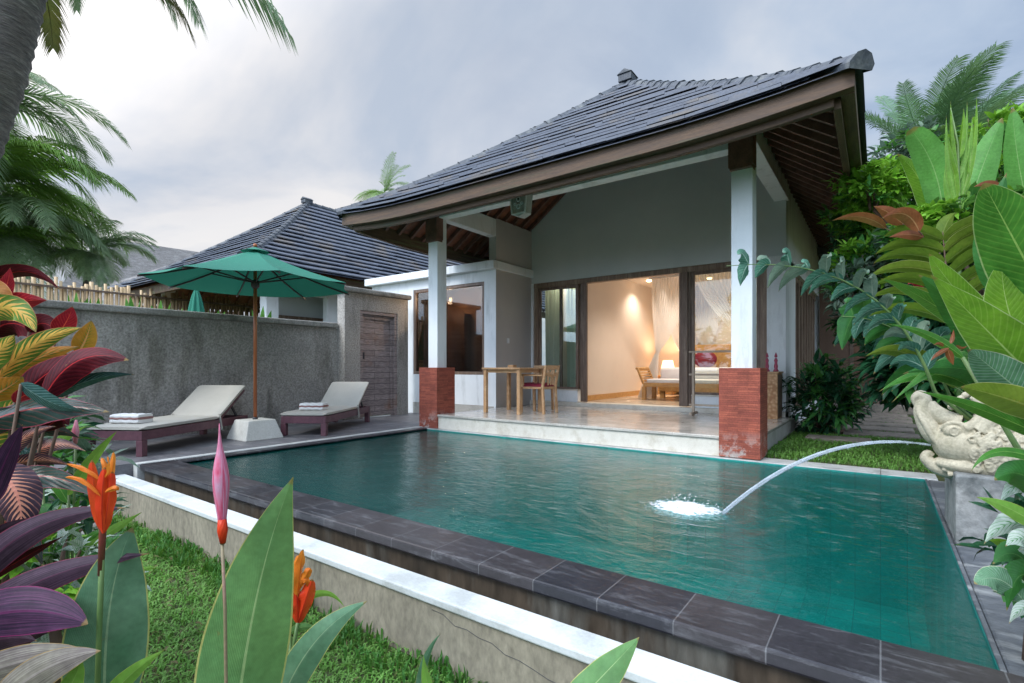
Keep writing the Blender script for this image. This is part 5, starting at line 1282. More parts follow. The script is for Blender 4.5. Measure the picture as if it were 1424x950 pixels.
# frond cluster at the left behind the wall
G1 = 'palms behind the garden wall'
palm(at(-70, 250, 18), at(-95, 470, 18) + V((0, 0, -1)), 'large palm with arching fronds at the left edge behind the wall', 34, 5.2, 'palm', 1.3, 3, nl=64, ll=.28, lw=.045, el=(-.6, 1.1), group=G1, hang=.8, tr=.2)
palm(at(15, 318, 20), at(10, 470, 20) + V((0, 0, -1)), 'lower palm with drooping grey-green fronds beside the thatched roof', 26, 4.4, 'palm_grey', 1.3, 6, nl=60, ll=.28, lw=.045, el=(-.3, .9), group=G1, hang=.8, tr=.2)
palm(at(-35, 140, 18), at(-60, 470, 18) + V((0, 0, -1)), 'tall palm with pale windblown fronds under the leaning trunk', 26, 4.4, 'palm_grey', 1.2, 9, nl=60, ll=.30, lw=.055, el=(-.7, .9), group=G1, hang=.6, tr=.2)
palm(at(125, 352, 22), at(110, 470, 22) + V((0, 0, -1)), 'small palm spreading over the bamboo fence', 20, 2.7, 'palm_grey', 1.1, 12, nl=50, ll=.32, lw=.06, el=(-.1, 1.1), group=G1, hang=.8)
palm(at(-30, 360, 19), at(-40, 480, 19) + V((0, 0, -1)), 'low bushy palm just above the wall behind the croton', 24, 3.2, 'palm', 1.1, 14, nl=56, ll=.32, lw=.06, el=(0, 1.2), group=G1, hang=.8)
palm(at(-10, 262, 21), at(0, 480, 21) + V((0, 0, -1)), 'farther green palm whose long frond reaches right above the hut', 24, 5.4, 'palm', 1.1, 17, nl=64, ll=.24, lw=.055, el=(-.5, .9), group=G1, hang=.8, tr=.2)
# lone palm over the neighbour's ridge
palm(at(534, 268, 30), at(545, 470, 30) + V((0, 0, -1)), 'small distant palm top between the two slate roofs', 22, 2.2, 'palm', .8, 15, nl=30, lw=.06, ll=.3, el=(-.5, 1.4), tr=.12)
# windblown palms at the right
G2 = 'windblown palms behind the garden'
wd = (Rt * .8 + V((0, 0, .1)))
palm(at(1292, 228, 13), at(1300, 520, 13) + V((0, 0, -.5)), 'windblown palm with feathery upright fronds beside the roof corner', 16, 2.9, 'palm_far', .4, 21, wind=wd * .5, nl=90, lw=.035, ll=.26, el=(.5, 1.5), group=G2)
palm(at(1345, 228, 14), at(1350, 520, 14) + V((0, 0, -.5)), 'taller windblown palm with fronds streaming to the right', 13, 2.7, 'palm_far', .5, 23, wind=wd * 1.5, nl=110, lw=.032, ll=.26, el=(.85, 1.5), group=G2)
palm(at(1212, 262, 12.5), at(1190, 520, 12.5) + V((0, 0, -.5)), 'low bright palm fanned out behind the villa roof edge', 18, 2.1, 'palm', .9, 27, wind=wd * .3, nl=50, lw=.035, ll=.28, el=(.0, 1.2), group=G2)
palm(at(1470, 290, 10), at(1480, 560, 10) + V((0, 0, -.3)), 'palm at the right edge with long arching fronds', 14, 3.2, 'palm_grey', 1.3, 31, nl=56, lw=.035, ll=.26, el=(.1, 1.3), group=G2, az=[2.2, 2.8, 3.4, 2.5, 4.0, 3.0])

# ================================================================== SHRUBS
def shrub(name, c, r, n, label, mats, L=(.10, .18), W=.4, seed=1, cat='shrub', stems=8, hollow=.35, updir=.5, zmin=None, group=None, fold=.3, away=(0, 0)):
    """rounded shrub: leaves spread through the crown volume on short twigs"""
    rr = random.Random(seed); c = V(c); r = V(r)
    base = V((c.x, c.y, c.z - r.z))
    t = thing(name, base, label, cat, group)
    sm = MB()
    if base.z > .15: sm.tube([(base.x + away[0], base.y + away[1], -.03), (base.x + away[0] * .6, base.y + away[1] * .6, base.z * .5), tuple(base)], [.035, .028, .018], 6)
    for k in range(stems):
        a = rr.uniform(0, 6.28); e = c + V((math.cos(a) * r.x * rr.uniform(.2, .8), math.sin(a) * r.y * rr.uniform(.2, .8), r.z * rr.uniform(0, .8)))
        m = base.lerp(e, .5) + V((0, 0, r.z * .2)); sm.tube([base + V((math.cos(a) * .03, math.sin(a) * .03, 0)), m, e], [.012, .008, .004], 5)
    sm.build('stem', 'stem_brown', t)
    nm = len(mats); fo = [MB() for _ in mats]
    nc = max(8, n // 9); ph = rr.uniform(0, 50)
    for k in range(nc):
        p = rv(rr); p = p.normalized() * (hollow + (1 - hollow) * rr.random() ** .6)
        bump_ = 1 + .35 * noise.noise(p * 2.3 + V((ph, 0, 0)))
        q = V((p.x * r.x, p.y * r.y, p.z * r.z)) * bump_ + c
        if zmin is not None and q.z < zmin: continue
        out = (q - c).normalized() + V((0, 0, updir))
        mi = int(min(nm - 1, max(0, (noise.noise(q * 2.1) + .5 + rr.uniform(-.35, .35)) * nm)))
        for j in range(9):
            d = (out.normalized() * .6 + rv(rr) * .9).normalized(); d.z *= .8
            lf = rr.uniform(*L)
            small_leaf(fo[mi], q + rv(rr) * lf * .4, d, lf, lf * W, (V((0, 0, 1)) + rv(rr) * .6).normalized(), fold=fold, bend=rr.uniform(0, .5))
    mb = MB()
    for i, f in enumerate(fo):
        mb.add(f.v, f.f, None, mi=i, smooth=True)
        k0 = len(mb.f) - len(f.f)
        for a_, u in enumerate(f.uv): mb.uv[k0 + a_] = u
    mb.build('foliage', mats, t, fix=False); return t
# bush at the terrace corner
shrub('leafy_bush', (-.72, 9.05, .50), (.52, .5, .55), 1500, 'dense dark green bush at the corner of the terrace', ['shrub_dark', 'shrub', 'shrub_dark'], (.12, .24), .28, 3, stems=14, zmin=.0)
# masses at the right, each rooted in the garden bed
SG = 'shrubs in the right garden border'
def shr(u, v, d, ru, rvv, n, lab, mats, L, W=.42, seed=1, **k):
    c = at(u, v, d); s = d / FPX
    return shrub('garden_shrub', c, (ru * s, ru * s * .8, rvv * s), n, lab, mats, L, W, seed, group=SG, away=(1.7 if u < 1300 else .8, .5), **k)
shr(1240, 285, 6.2, 78, 52, 3000, 'bright green fine-leaved shrub growing up beside the roof corner', ['shrub_lime', 'shrub', 'shrub_lime'], (.07, .14), .45, 11)
shr(1215, 262, 5.6, 48, 30, 1300, 'lime green leafy sprigs reaching in front of the roof corner', ['shrub_lime', 'shrub_lime', 'shrub'], (.06, .13), .42, 21)
shr(1330, 315, 4.4, 90, 34, 1700, 'fresh green leafy shrub between the folded frond and the olive leaves', ['shrub_lime', 'shrub', 'shrub_grey'], (.07, .14), .42, 22)
shr(1195, 385, 5.4, 40, 52, 1100, 'mixed green shrub beside the side doors of the villa', ['shrub_grey', 'shrub', 'shrub_lime'], (.07, .14), .42, 23)
shr(1385, 205, 6.5, 60, 46, 1600, 'tall bright green shrub at the right edge behind the banana leaves', ['shrub_lime', 'shrub', 'shrub_lime'], (.08, .17), .36, 24)
shr(1395, 270, 5.2, 62, 80, 2200, 'green fine-leaved shrub at the right edge below the palms', ['shrub', 'shrub_lime'], (.07, .15), .4, 12)
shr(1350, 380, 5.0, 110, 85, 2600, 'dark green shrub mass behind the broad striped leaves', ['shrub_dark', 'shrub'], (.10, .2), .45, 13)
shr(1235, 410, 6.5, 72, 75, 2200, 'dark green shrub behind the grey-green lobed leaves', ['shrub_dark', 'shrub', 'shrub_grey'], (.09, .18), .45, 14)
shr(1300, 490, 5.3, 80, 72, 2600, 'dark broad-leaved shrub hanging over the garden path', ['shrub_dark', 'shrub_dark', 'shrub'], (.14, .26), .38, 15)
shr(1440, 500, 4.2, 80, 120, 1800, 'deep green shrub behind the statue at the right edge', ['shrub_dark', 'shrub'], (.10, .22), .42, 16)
shr(1268, 232, 9.5, 70, 46, 1600, 'silvery grey shrub further back under the windblown palms', ['shrub_grey', 'shrub_grey', 'shrub'], (.12, .22), .4, 17)
shr(1185, 330, 7.2, 30, 75, 900, 'slim green shrub against the villa side eaves', ['shrub', 'shrub_dark'], (.08, .15), .42, 18)
# background trees seen far right and behind the camera in reflections
shrub('background_tree', (3.2, 17.5, 2.2), (3.4, 2.0, 2.6), 2600, 'dark tree crown behind the outbuilding at the right', ['shrub_dark', 'shrub'], (.25, .5), .5, 31, 'tree', 14)
# planted leaves over the garden wall
for i, (u, v, h) in enumerate([(108, 428, 24), (130, 428, 16), (187, 432, 22), (224, 436, 20), (248, 437, 10), (300, 440, 9), (364, 443, 18)]):
    p = at(u, v, 9.0 if u < 350 else 10); p.z = 1.1
    t = thing('banana_plant', p, ['leftmost young banana plant peeking over the wall', 'second young banana plant peeking over the wall from the left', 'wide young banana plant over the wall left of the parasol', 'young banana plant over the wall beneath the left parasol rim', 'young banana plant beside the closed green parasol', 'young banana plant right of the closed green parasol', 'young banana plant beside the white neighbour column'][i], 'plant', 'young plants over the wall')
    for k in range(4):
        a = k * 1.7 + i; tip = at(u + 14 * math.cos(a), v - h * (.6 + .4 * math.sin(k * 2 + i) ** 2), 9.0 if u < 350 else 10)
        m = MB(); leaf(m, p + V((0, 0, .1)), p.lerp(tip, .6) + V((0, 0, .1)), tip, .14, roll=30 * k, fold=.3, n=8, m=2); m.build('leaf', 'banana' if k % 2 else 'helic', t)
    MB().tube([V((p.x, p.y, GZ)), p + V((0, 0, .15))], [.03, .015], 6).build('stem', 'stem_green', t)

# ================================================================== LEAFY PLANTS built leaf by leaf
def plant(name, root, label, leaves, cat='plant', group=None, stem='stem_green', stemr=.007, dflt=1.0, stems=True, n=18, m=4, node=None):
    """leaves: (material, (u,v)base, (u,v)mid, (u,v)tip, width px, depth, options) measured in the photograph"""
    t = thing(name, root, label, cat, group)
    if node is not None: MB().tube([V(root), V(root).lerp(V(node), .5) + V((.05, 0, .02)), V(node)], [stemr * 1.8, stemr * 1.4, stemr], 6).build('stem', stem, t)
    for i, (mt, b, md_, tp, w, d, o) in enumerate(leaves):
        o = dict(o); db, dm, dt_ = o.pop('dd', (0, 0, 0))
        B, M_, T = at(b[0], b[1], d + db), at(md_[0], md_[1], d + dm), at(tp[0], tp[1], d + dt_)
        mb = MB(); leaf(mb, B, M_, T, w * d / FPX, n=n, m=m, **o)
        lf = mb.build('leaf', mt, t)
        if stems:
            r0 = V(root) if node is None else V(node); mid = B.lerp(r0, .5) + V((0, 0, .04 if node is None else .01))
            sb_ = MB().tube([B + (M_ - B) * .03, mid, V((r0.x + .02 * math.cos(i), r0.y + .02 * math.sin(i), r0.z))], [stemr * .6, stemr, stemr * 1.3], 6)
            sb_.build('petiole', stem, lf)
    return t
def root(u, v, d, z=GZ):
    p = at(u, v, d); return V((p.x, p.y, z))
O = {}
# --- croton at the left edge
cr = [
 ('cr_red', (-40, 415), (25, 378), (84, 404), 26, 1.75, dict(roll=35, fold=.3)),
 ('cr_bright_red', (-10, 432), (28, 420), (66, 418), 30, 1.6, dict(roll=10, fold=.35)),
 ('cr_orange', (-30, 400), (-5, 408), (22, 436), 36, 1.55, dict(roll=-10)),
 ('cr_yellow', (-50, 455), (10, 428), (50, 462), 40, 1.5, dict(roll=8, a=.5, b=.5, ruffle=.12)),
 ('cr_yellow', (-45, 520), (-10, 495), (20, 466), 38, 1.42, dict(roll=-14, a=.5, b=.5, ruffle=.1)),
 ('cr_bright_red', (78, 466), (92, 448), (101, 426), 27, 1.6, dict(roll=10, a=.55, b=.6)),
 ('cr_red', (40, 462), (62, 450), (86, 470), 28, 1.62, dict(roll=0)),
 ('cr_yellow', (-5, 530), (48, 480), (114, 456), 29, 1.48, dict(roll=-5, a=.5, b=.55, ruffle=.12)),
 ('cr_orange', (108, 492), (120, 470), (127, 446), 27, 1.56, dict(roll=8, a=.5, b=.5)),
 ('cr_orange', (-20, 545), (35, 506), (110, 482), 34, 1.52, dict(roll=-12, a=.5, b=.6)),
 ('cr_red', (28, 566), (62, 522), (128, 494), 44, 1.45, dict(roll=-18, a=.45, b=.5, fold=.4)),
 ('cr_red', (58, 560), (108, 502), (179, 501), 42, 1.42, dict(roll=-28, a=.6, b=.5, fold=.45)),
 ('cr_glossy', (60, 562), (122, 530), (188, 521), 21, 1.46, dict(roll=22, fold=.5)),
 ('cr_orange', (-55, 570), (-5, 548), (32, 524), 44, 1.38, dict(roll=5, a=.5, b=.5)),
 ('cr_yellow', (-50, 640), (-5, 590), (26, 556), 56, 1.40, dict(roll=-5, a=.5, b=.5)),
 ('cr_dark', (-20, 588), (64, 566), (152, 573), 46, 1.33, dict(roll=-30, a=.5, b=.6, fold=.5)),
 ('cr_glossy', (28, 534), (72, 560), (118, 572), 26, 1.31, dict(roll=40, a=.5, b=.8, fold=.2)),
 ('cr_dark', (-45, 612), (8, 584), (62, 578), 40, 1.35, dict(roll=15, fold=.4)),
 ('cr_red', (60, 600), (82, 584), (96, 592), 30, 1.5, dict(roll=20)),
 ('cr_salmon', (-20, 664), (30, 612), (78, 593), 22, 1.45, dict(roll=-20)),
 ('cr_salmon', (-10, 655), (24, 690), (27, 756), 56, 1.25, dict(roll=10, a=.5, b=.5)),
 ('cr_dark', (-10, 690), (58, 662), (140, 694), 38, 1.35, dict(roll=-22, a=.5, b=.7, fold=.35)),
 ('cr_salmon', (10, 650), (55, 640), (98, 648), 22, 1.5, dict(roll=30)),
 ('cr_glossy', (-20, 640), (20, 618), (58, 660), 40, 1.55, dict(roll=20)),
 ('cr_red', (-30, 720), (10, 700), (30, 650), 34, 1.5, dict(roll=30)),
 ('cr_dark', (-40, 470), (-10, 500), (40, 520), 40, 1.62, dict(roll=30)),
 ('cr_dark', (-40, 560), (10, 530), (60, 540), 50, 1.62, dict(roll=10)),
 ('cr_red', (-20, 470), (20, 450), (60, 480), 44, 1.68, dict(roll=10)),
 ('cr_bright_red', (0, 420), (10, 395), (14, 372), 20, 1.6, dict(roll=20)),
 ('cr_red', (20, 500), (60, 470), (92, 462), 22, 1.6, dict(roll=40)),
 ('cr_orange', (60, 520), (90, 500), (112, 506), 20, 1.55, dict(roll=30)),
 ('cr_salmon', (40, 640), (75, 618), (120, 628), 24, 1.6, dict(roll=-30)),
 ('cr_dark', (20, 620), (60, 598), (112, 610), 30, 1.6, dict(roll=30)),
 ('cr_bright_red', (20, 560), (42, 548), (60, 556), 22, 1.36, dict(roll=30)),
 ('cr_dark', (-20, 720), (30, 740), (60, 790), 34, 1.5, dict(roll=20)),
 ('cr_orange', (-30, 600), (10, 566), (48, 560), 24, 1.5, dict(roll=-35)),
]
plant('croton_plant', root(-60, 600, 1.6), 'multicoloured croton with yellow, red and dark glossy leaves at the left edge', cr, stem='stem_brown')
# --- purple cordyline below it
co = [
 ('cordyline', (-45, 822), (42, 738), (176, 706), 42, 1.05, dict(roll=-15, a=.5, b=.7, fold=.35)),
 ('cordyline', (-60, 880), (60, 806), (208, 770), 44, .98, dict(roll=-10, a=.5, b=.7, fold=.3)),
 ('cordyline_pink', (-70, 872), (35, 850), (122, 868), 66, .92, dict(roll=5, a=.5, b=.45, fold=.25)),
 ('cordyline_pale', (-60, 950), (40, 918), (128, 908), 44, .88, dict(roll=12, a=.5, b=.6)),
 ('cordyline_pale', (-10, 985), (60, 932), (140, 905), 50, .84, dict(roll=-10, a=.5, b=.6)),
 ('cordyline_pink', (-25, 720), (8, 640), (32, 590), 30, 1.1, dict(roll=15)),
 ('cordyline', (-60, 920), (0, 890), (52, 892), 40, 1.0, dict(roll=20)),
 ('cr_red', (-30, 815), (30, 778), (90, 745), 18, 1.08, dict(roll=30)),
 ('cordyline', (-40, 960), (20, 900), (70, 880), 30, 1.1, dict(roll=35)),
 ('cordyline', (-50, 790), (5, 740), (60, 722), 26, 1.15, dict(roll=35)),
 ('cordyline_pink', (-60, 845), (20, 822), (95, 800), 26, 1.12, dict(roll=-35)),
]
plant('cordyline_plant', root(-90, 850, 1.05), 'dark purple cordyline with long streaked leaves low at the left edge', co, stem='stem_red')
# --- small plants in the border between
ob_ = [
 ('helic_dark', (150, 770), (110, 790), (72, 830), 20, 1.5, dict(roll=20)),
 ('canna_bright', (95, 690), (128, 640), (163, 599), 16, 1.7, dict(roll=12)),
 ('canna_bright', (55, 640), (85, 612), (122, 592), 15, 1.8, dict(roll=-12)),
 ('helic', (95, 700), (78, 672), (60, 650), 14, 1.8, dict(roll=10)),
 ('canna_bright', (120, 760), (160, 735), (198, 712), 13, 1.6, dict(roll=0)),
 ('helic', (90, 760), (100, 720), (112, 690), 13, 1.7, dict(roll=0)),
 ('helic_light', (60, 780), (75, 730), (86, 700), 12, 1.75, dict(roll=15)),
 ('helic', (105, 780), (125, 748), (148, 738), 14, 1.6, dict(roll=-25)),
 ('helic_dark', (70, 760), (50, 735), (48, 700), 14, 1.8, dict(roll=-25)),
]
plant('border_plant', root(90, 800, 1.75), 'thin green strap-leaved plant between the croton and the flowers', ob_, n=10, m=2)
shrub('variegated_shrub', at(75, 800, 1.62), (.30, .25, .16), 420, 'low cream and green variegated ground plant at the left', ['shrub_white', 'shrub', 'shrub_lime', 'cordyline'], (.04, .085), .35, 41, stems=6)
shrub('variegated_shrub', at(60, 735, 2.1), (.36, .25, .18), 420, 'small mixed green shrub under the dark croton leaf', ['shrub', 'shrub_dark', 'shrub_white'], (.06, .12), .3, 42, stems=6)
shrub('variegated_shrub', at(30, 640, 2.3), (.38, .3, .34), 420, 'grey-green shrub behind the croton leaves', ['shrub_grey', 'shrub', 'shrub_dark'], (.08, .16), .3, 43, stems=6)
mb = MB(); rr = random.Random(3)
for k in range(60):
    a = rr.uniform(0, 6.28); p = root(112, 838, 1.45) + V((0, 0, .16)); d = V((math.cos(a), math.sin(a), rr.uniform(.1, 1))).normalized(); small_leaf(mb, p, d, rr.uniform(.04, .08), .008, V((0, 0, 1)), bend=.5)
yl = mb.build('yellow_tuft', 'canna_bright', fix=False); tag(yl, 'small lime-yellow spiky tuft between the purple leaves', 'plant')
sn = MB(); sn.ball((-5.75, 1.25, GZ + .02), 1, 14, 9, sc=(.5, .28, .09)); sx = sn.build('garden_stone', 'coping_stone'); tag(sx, 'flat grey stone lying by the foot of the low wall', 'stone')

# --- cannas in the foreground
rC = root(150, 1000, 1.0); rD = root(350, 1000, 1.0)
plant('canna_plant', rC, 'orange-flowered canna with one broad bluish green leaf at the lower left', [
 ('canna_blue', (146, 1010), (152, 850), (184, 734), 99, .98, dict(roll=-4, a=.42, b=.55, fold=.22)),
 ('canna_bright', (140, 985), (180, 940), (230, 903), 24, .9, dict(roll=12)),
 ('canna_bright', (75, 990), (100, 950), (114, 916), 30, .86, dict(roll=-15)),
], group='cannas on the lawn', n=26, m=6)
plant('canna_plant', rD, 'pink-budded canna with the tallest broad green leaf in the foreground', [
 ('canna', (322, 1060), (357, 830), (408, 663), 118, .93, dict(roll=6, a=.42, b=.72, fold=.2, dd=(0, .02, .04))),
], group='cannas on the lawn', n=30, m=6)
plant('canna_plant', root(430, 1000, 1.15), 'canna with a crumpled orange-red flower in front of the low wall', [
 ('canna_blue', (388, 985), (438, 893), (511, 836), 46, 1.08, dict(roll=-12, a=.4, b=.6)),
 ('canna', (402, 880), (424, 872), (440, 877), 13, 1.12, dict(roll=35)),
 ('canna_bright', (400, 860), (445, 826), (480, 846), 12, 1.2, dict(roll=35)),
 ('helic_dark', (395, 990), (405, 950), (403, 912), 20, 1.1, dict(roll=35)),
], group='cannas on the lawn', n=22, m=5)
plant('canna_plant', root(590, 1000, 1.1), 'two narrow young canna blades at the bottom of the picture', [
 ('canna_blue', (583, 990), (590, 925), (613, 881), 15, 1.05, dict(roll=30)),
 ('canna_bright', (606, 990), (594, 950), (589, 911), 17, 1.0, dict(roll=20)),
], group='cannas on the lawn')
plant('canna_plant', root(820, 1000, .95), 'single pointed bright canna leaf at the bottom centre', [
 ('canna', (770, 1010), (838, 940), (889, 886), 52, .85, dict(roll=-14, a=.5, b=.7)),
], group='cannas on the lawn')
# flowers
def flower_stem(name, pts, r, label, mat='stem_green', root_=None, mat2=None):
    P_ = [at(*p) for p in pts]; f = thing(name, P_[-1], label, 'flower', 'canna flowers')
    MB().tube([V((P_[-1].x, P_[-1].y, GZ))] + P_[::-1], [r * 1.3] + [r] * (len(P_) - 1) + [r * .9], 8).build('stem', mat, f)
    return f
f1 = flower_stem('orange_flower', [(143, 742, .95), (139, 850, .95), (134, 1000, .95)], .0048, 'open orange canna flower on a tall dark stem at the left', 'stem_green')
mb = MB(); mb.tube([at(140, 800, .95), at(143, 735, .95), at(144, 715, .95)], [.005, .0062, .009], 8); mb.build('neck', 'stem_red', f1)
for i, (mt, b, m_, t_, w, dd, ro, fo) in enumerate([
  ('petal_red', (143, 742), (133, 690), (128, 640), 24, .95, 10, .6), ('petal_red', (144, 742), (150, 700), (155, 655), 24, .945, -25, .6), ('petal_red', (143, 742), (142, 695), (146, 650), 26, .94, 0, .7),
  ('petal_red', (143, 738), (146, 700), (150, 668), 22, .96, 60, .5), ('petal_orange', (140, 690), (115, 668), (90, 664), 11, .93, 20, .9), ('petal_orange', (141, 668), (118, 652), (92, 645), 11, .94, 20, .9),
  ('petal_orange', (146, 680), (148, 655), (141, 636), 13, .955, 20, .5), ('petal_orange', (150, 680), (156, 655), (158, 628), 12, .95, 10, .7), ('petal_orange', (146, 685), (158, 680), (165, 682), 13, .93, 10, .5), ('petal_orange', (146, 665), (152, 650), (150, 634), 9, .94, 60, .4)]):
    mb = MB(); leaf(mb, at(*b, dd), at(*m_, dd - .005), at(*t_, dd), w * .64 * dd / FPX, roll=ro, fold=fo, a=.55, b=.5, n=14, m=5, ruffle=.28, rfreq=5, blunt=True); mb.build('petal', mt, f1)
f2 = flower_stem('pink_bud', [(309, 752, .9), (313, 850, .9), (315, 1000, .9)], .003, 'closed pink canna bud with orange base on a straight stem', 'stem_pink')
mb = MB(); pr = [(589, .5), (600, 1.3), (615, 2.8), (628, 5.2), (642, 8.6), (656, 11.2), (668, 12.2), (682, 11.4), (700, 9.2), (718, 6.8), (735, 4.8)]
mb.tube([at(305 + (v - 590) * .03, v, .9) for v, r in pr], [r * .8 / FPX for v, r in pr], 24); mb.build('bud', 'bud', f2)
MB().tube([at(309, 722, .899), at(309.5, 738, .899), at(310, 756, .9)], [5.6 * .9 / FPX, 6.8 * .9 / FPX, 3.6 * .9 / FPX], 12).build('bud_base', 'petal_red', f2)
f3 = flower_stem('orange_flower', [(414, 866, 1.12), (407, 905, 1.12), (398, 1000, 1.12)], .004, 'crumpled orange-red canna flower before the low wall', 'stem_green')
for i, (mt, b, m_, t_, w, ro, fo) in enumerate([
  ('petal_red', (414, 868), (424, 838), (434, 806), 22, 0, .7), ('petal_red', (414, 868), (414, 840), (410, 815), 18, 20, .6), ('petal_orange', (413, 845), (417, 800), (422, 764), 15, 30, .6), ('petal_orange', (412, 830), (410, 795), (416, 772), 12, -20, .6),
  ('petal_orange', (415, 820), (426, 800), (432, 790), 12, 10, .5), ('petal_red', (412, 850), (406, 825), (409, 800), 12, -30, .5), ('petal_orange', (412, 812), (424, 806), (428, 816), 9, 0, .4)]):
    mb = MB(); leaf(mb, at(*b, 1.12), at(*m_, 1.115), at(*t_, 1.12), w * 1.12 / FPX, roll=ro, fold=fo, a=.55, b=.5, n=14, m=5, ruffle=.4, rfreq=5, blunt=True); mb.build('petal', mt, f3)
f4 = flower_stem('pink_bud', [(105, 616, 1.7), (103, 700, 1.7), (100, 800, 1.7)], .004, 'small faded pink bud beyond the open orange flower', 'stem_green')
MB().tube([at(106, 584, 1.7), at(105, 600, 1.7), at(105, 617, 1.7)], [.003, .011, .005], 8).build('bud', 'bud_pink', f4)

# --- broad leaves at the right
rH = root(1560, 700, 1.9, -.03); rH2 = root(1600, 620, 1.7, -.03)
plant('heliconia_plant', rH, 'heliconia with large glossy striped leaves filling the right edge', [
 ('helic', (1500, 500), (1420, 352), (1368, 255), 92, 1.45, dict(roll=-8, a=.5, b=.42, fold=.2)),
 ('helic_light', (1450, 545), (1405, 440), (1394, 361), 58, 1.5, dict(roll=10, a=.5, b=.5)),
 ('helic_light', (1405, 485), (1335, 410), (1292, 353), 34, 1.7, dict(roll=-10, a=.5, b=.5)),
 ('helic_light', (1470, 560), (1385, 472), (1294, 382), 76, 1.4, dict(roll=-14, a=.5, b=.75, fold=.25)),
 ('helic_dark', (1385, 500), (1335, 432), (1277, 382), 46, 1.75, dict(roll=18, a=.5, b=.7)),
 ('helic', (1385, 490), (1300, 425), (1224, 387), 26, 1.85, dict(roll=-20, a=.5, b=.8)),
 ('helic', (1340, 498), (1290, 466), (1235, 451), 14, 1.95, dict(roll=20, a=.5, b=.8)),
 ('helic_dark', (1420, 420), (1390, 330), (1400, 240), 60, 2.0, dict(roll=20)),
 ('helic_dark', (1490, 460), (1430, 420), (1350, 425), 60, 2.1, dict(roll=30)),
], n=26, m=6, stemr=.012)
plant('heliconia_plant', rH2, 'lower heliconia whose grey-green and olive leaves hang over the statue', [
 ('helic_grey', (1475, 590), (1402, 530), (1347, 486), 62, 1.35, dict(roll=-8, a=.5, b=.5, fold=.2)),
 ('helic', (1470, 616), (1370, 572), (1277, 544), 22, 1.4, dict(roll=-6, a=.4, b=.75)),
 ('helic_olive', (1490, 588), (1405, 556), (1336, 538), 44, 1.3, dict(roll=-12, a=.5, b=.5)),
 ('helic', (1470, 652), (1395, 628), (1350, 656), 15, 1.35, dict(roll=20)),
 ('helic_dark', (1470, 712), (1425, 662), (1383, 668), 46, 1.35, dict(roll=-15, a=.5, b=.5)),
 ('helic_grey', (1480, 600), (1420, 560), (1388, 500), 50, 1.6, dict(roll=20)),
], n=24, m=5, stemr=.010)
plant('heliconia_plant', (1.35, 4.9, -.02), 'darker heliconia behind the statue reaching over the garden path', [
 ('helic_dark', (1470, 560), (1380, 490), (1300, 470), 40, 3.3, dict(roll=12)),
 ('helic_dark', (1440, 560), (1350, 515), (1255, 520), 36, 3.35, dict(roll=-12)),
 ('helic', (1400, 520), (1330, 500), (1240, 560), 22, 3.4, dict(roll=12)),
 ('helic_olive', (1330, 540), (1262, 492), (1203, 496), 26, 3.6, dict(roll=-25)),
 ('helic', (1350, 540), (1290, 520), (1222, 545), 20, 3.5, dict(roll=15)),
], n=20, m=4, stemr=.009)
plant('silver_plant', root(1460, 820, 1.5, -.03), 'plant with silvery white and green leaves beside the pool ledge', [
 ('canna_bright', (1450, 735), (1405, 708), (1357, 691), 22, 1.35, dict(roll=15)),
 ('shrub_white', (1460, 700), (1425, 672), (1390, 700), 34, 1.4, dict(roll=-15)),
 ('shrub_white', (1440, 745), (1405, 728), (1368, 757), 34, 1.5, dict(roll=-20, ruffle=.2)),
 ('helic_grey', (1425, 838), (1390, 806), (1355, 812), 38, 1.5, dict(roll=12, ruffle=.2, a=.5, b=.4)),
 ('helic_dark', (1440, 800), (1410, 770), (1380, 785), 44, 1.55, dict(roll=25)),
 ('helic_dark', (1450, 830), (1420, 800), (1400, 850), 44, 1.5, dict(roll=-25)),
 ('shrub_white', (1450, 780), (1425, 750), (1398, 760), 36, 1.45, dict(roll=15, ruffle=.2)),
 ('helic_light', (1430, 790), (1400, 760), (1375, 752), 20, 1.6, dict(roll=-25)),
 ('helic_dark', (1450, 770), (1420, 730), (1390, 740), 40, 1.6, dict(roll=5)),
 ('shrub_white', (1450, 860), (1425, 846), (1403, 868), 22, 1.4, dict(roll=-20)),
], n=14, m=4)
shrub('ledge_shrub', at(1440, 770, 1.75), (.13, .12, .17), 160, 'small dark green shrub on the stone ledge at the right edge', ['shrub_dark', 'shrub'], (.05, .1), .5, 51, stems=5)
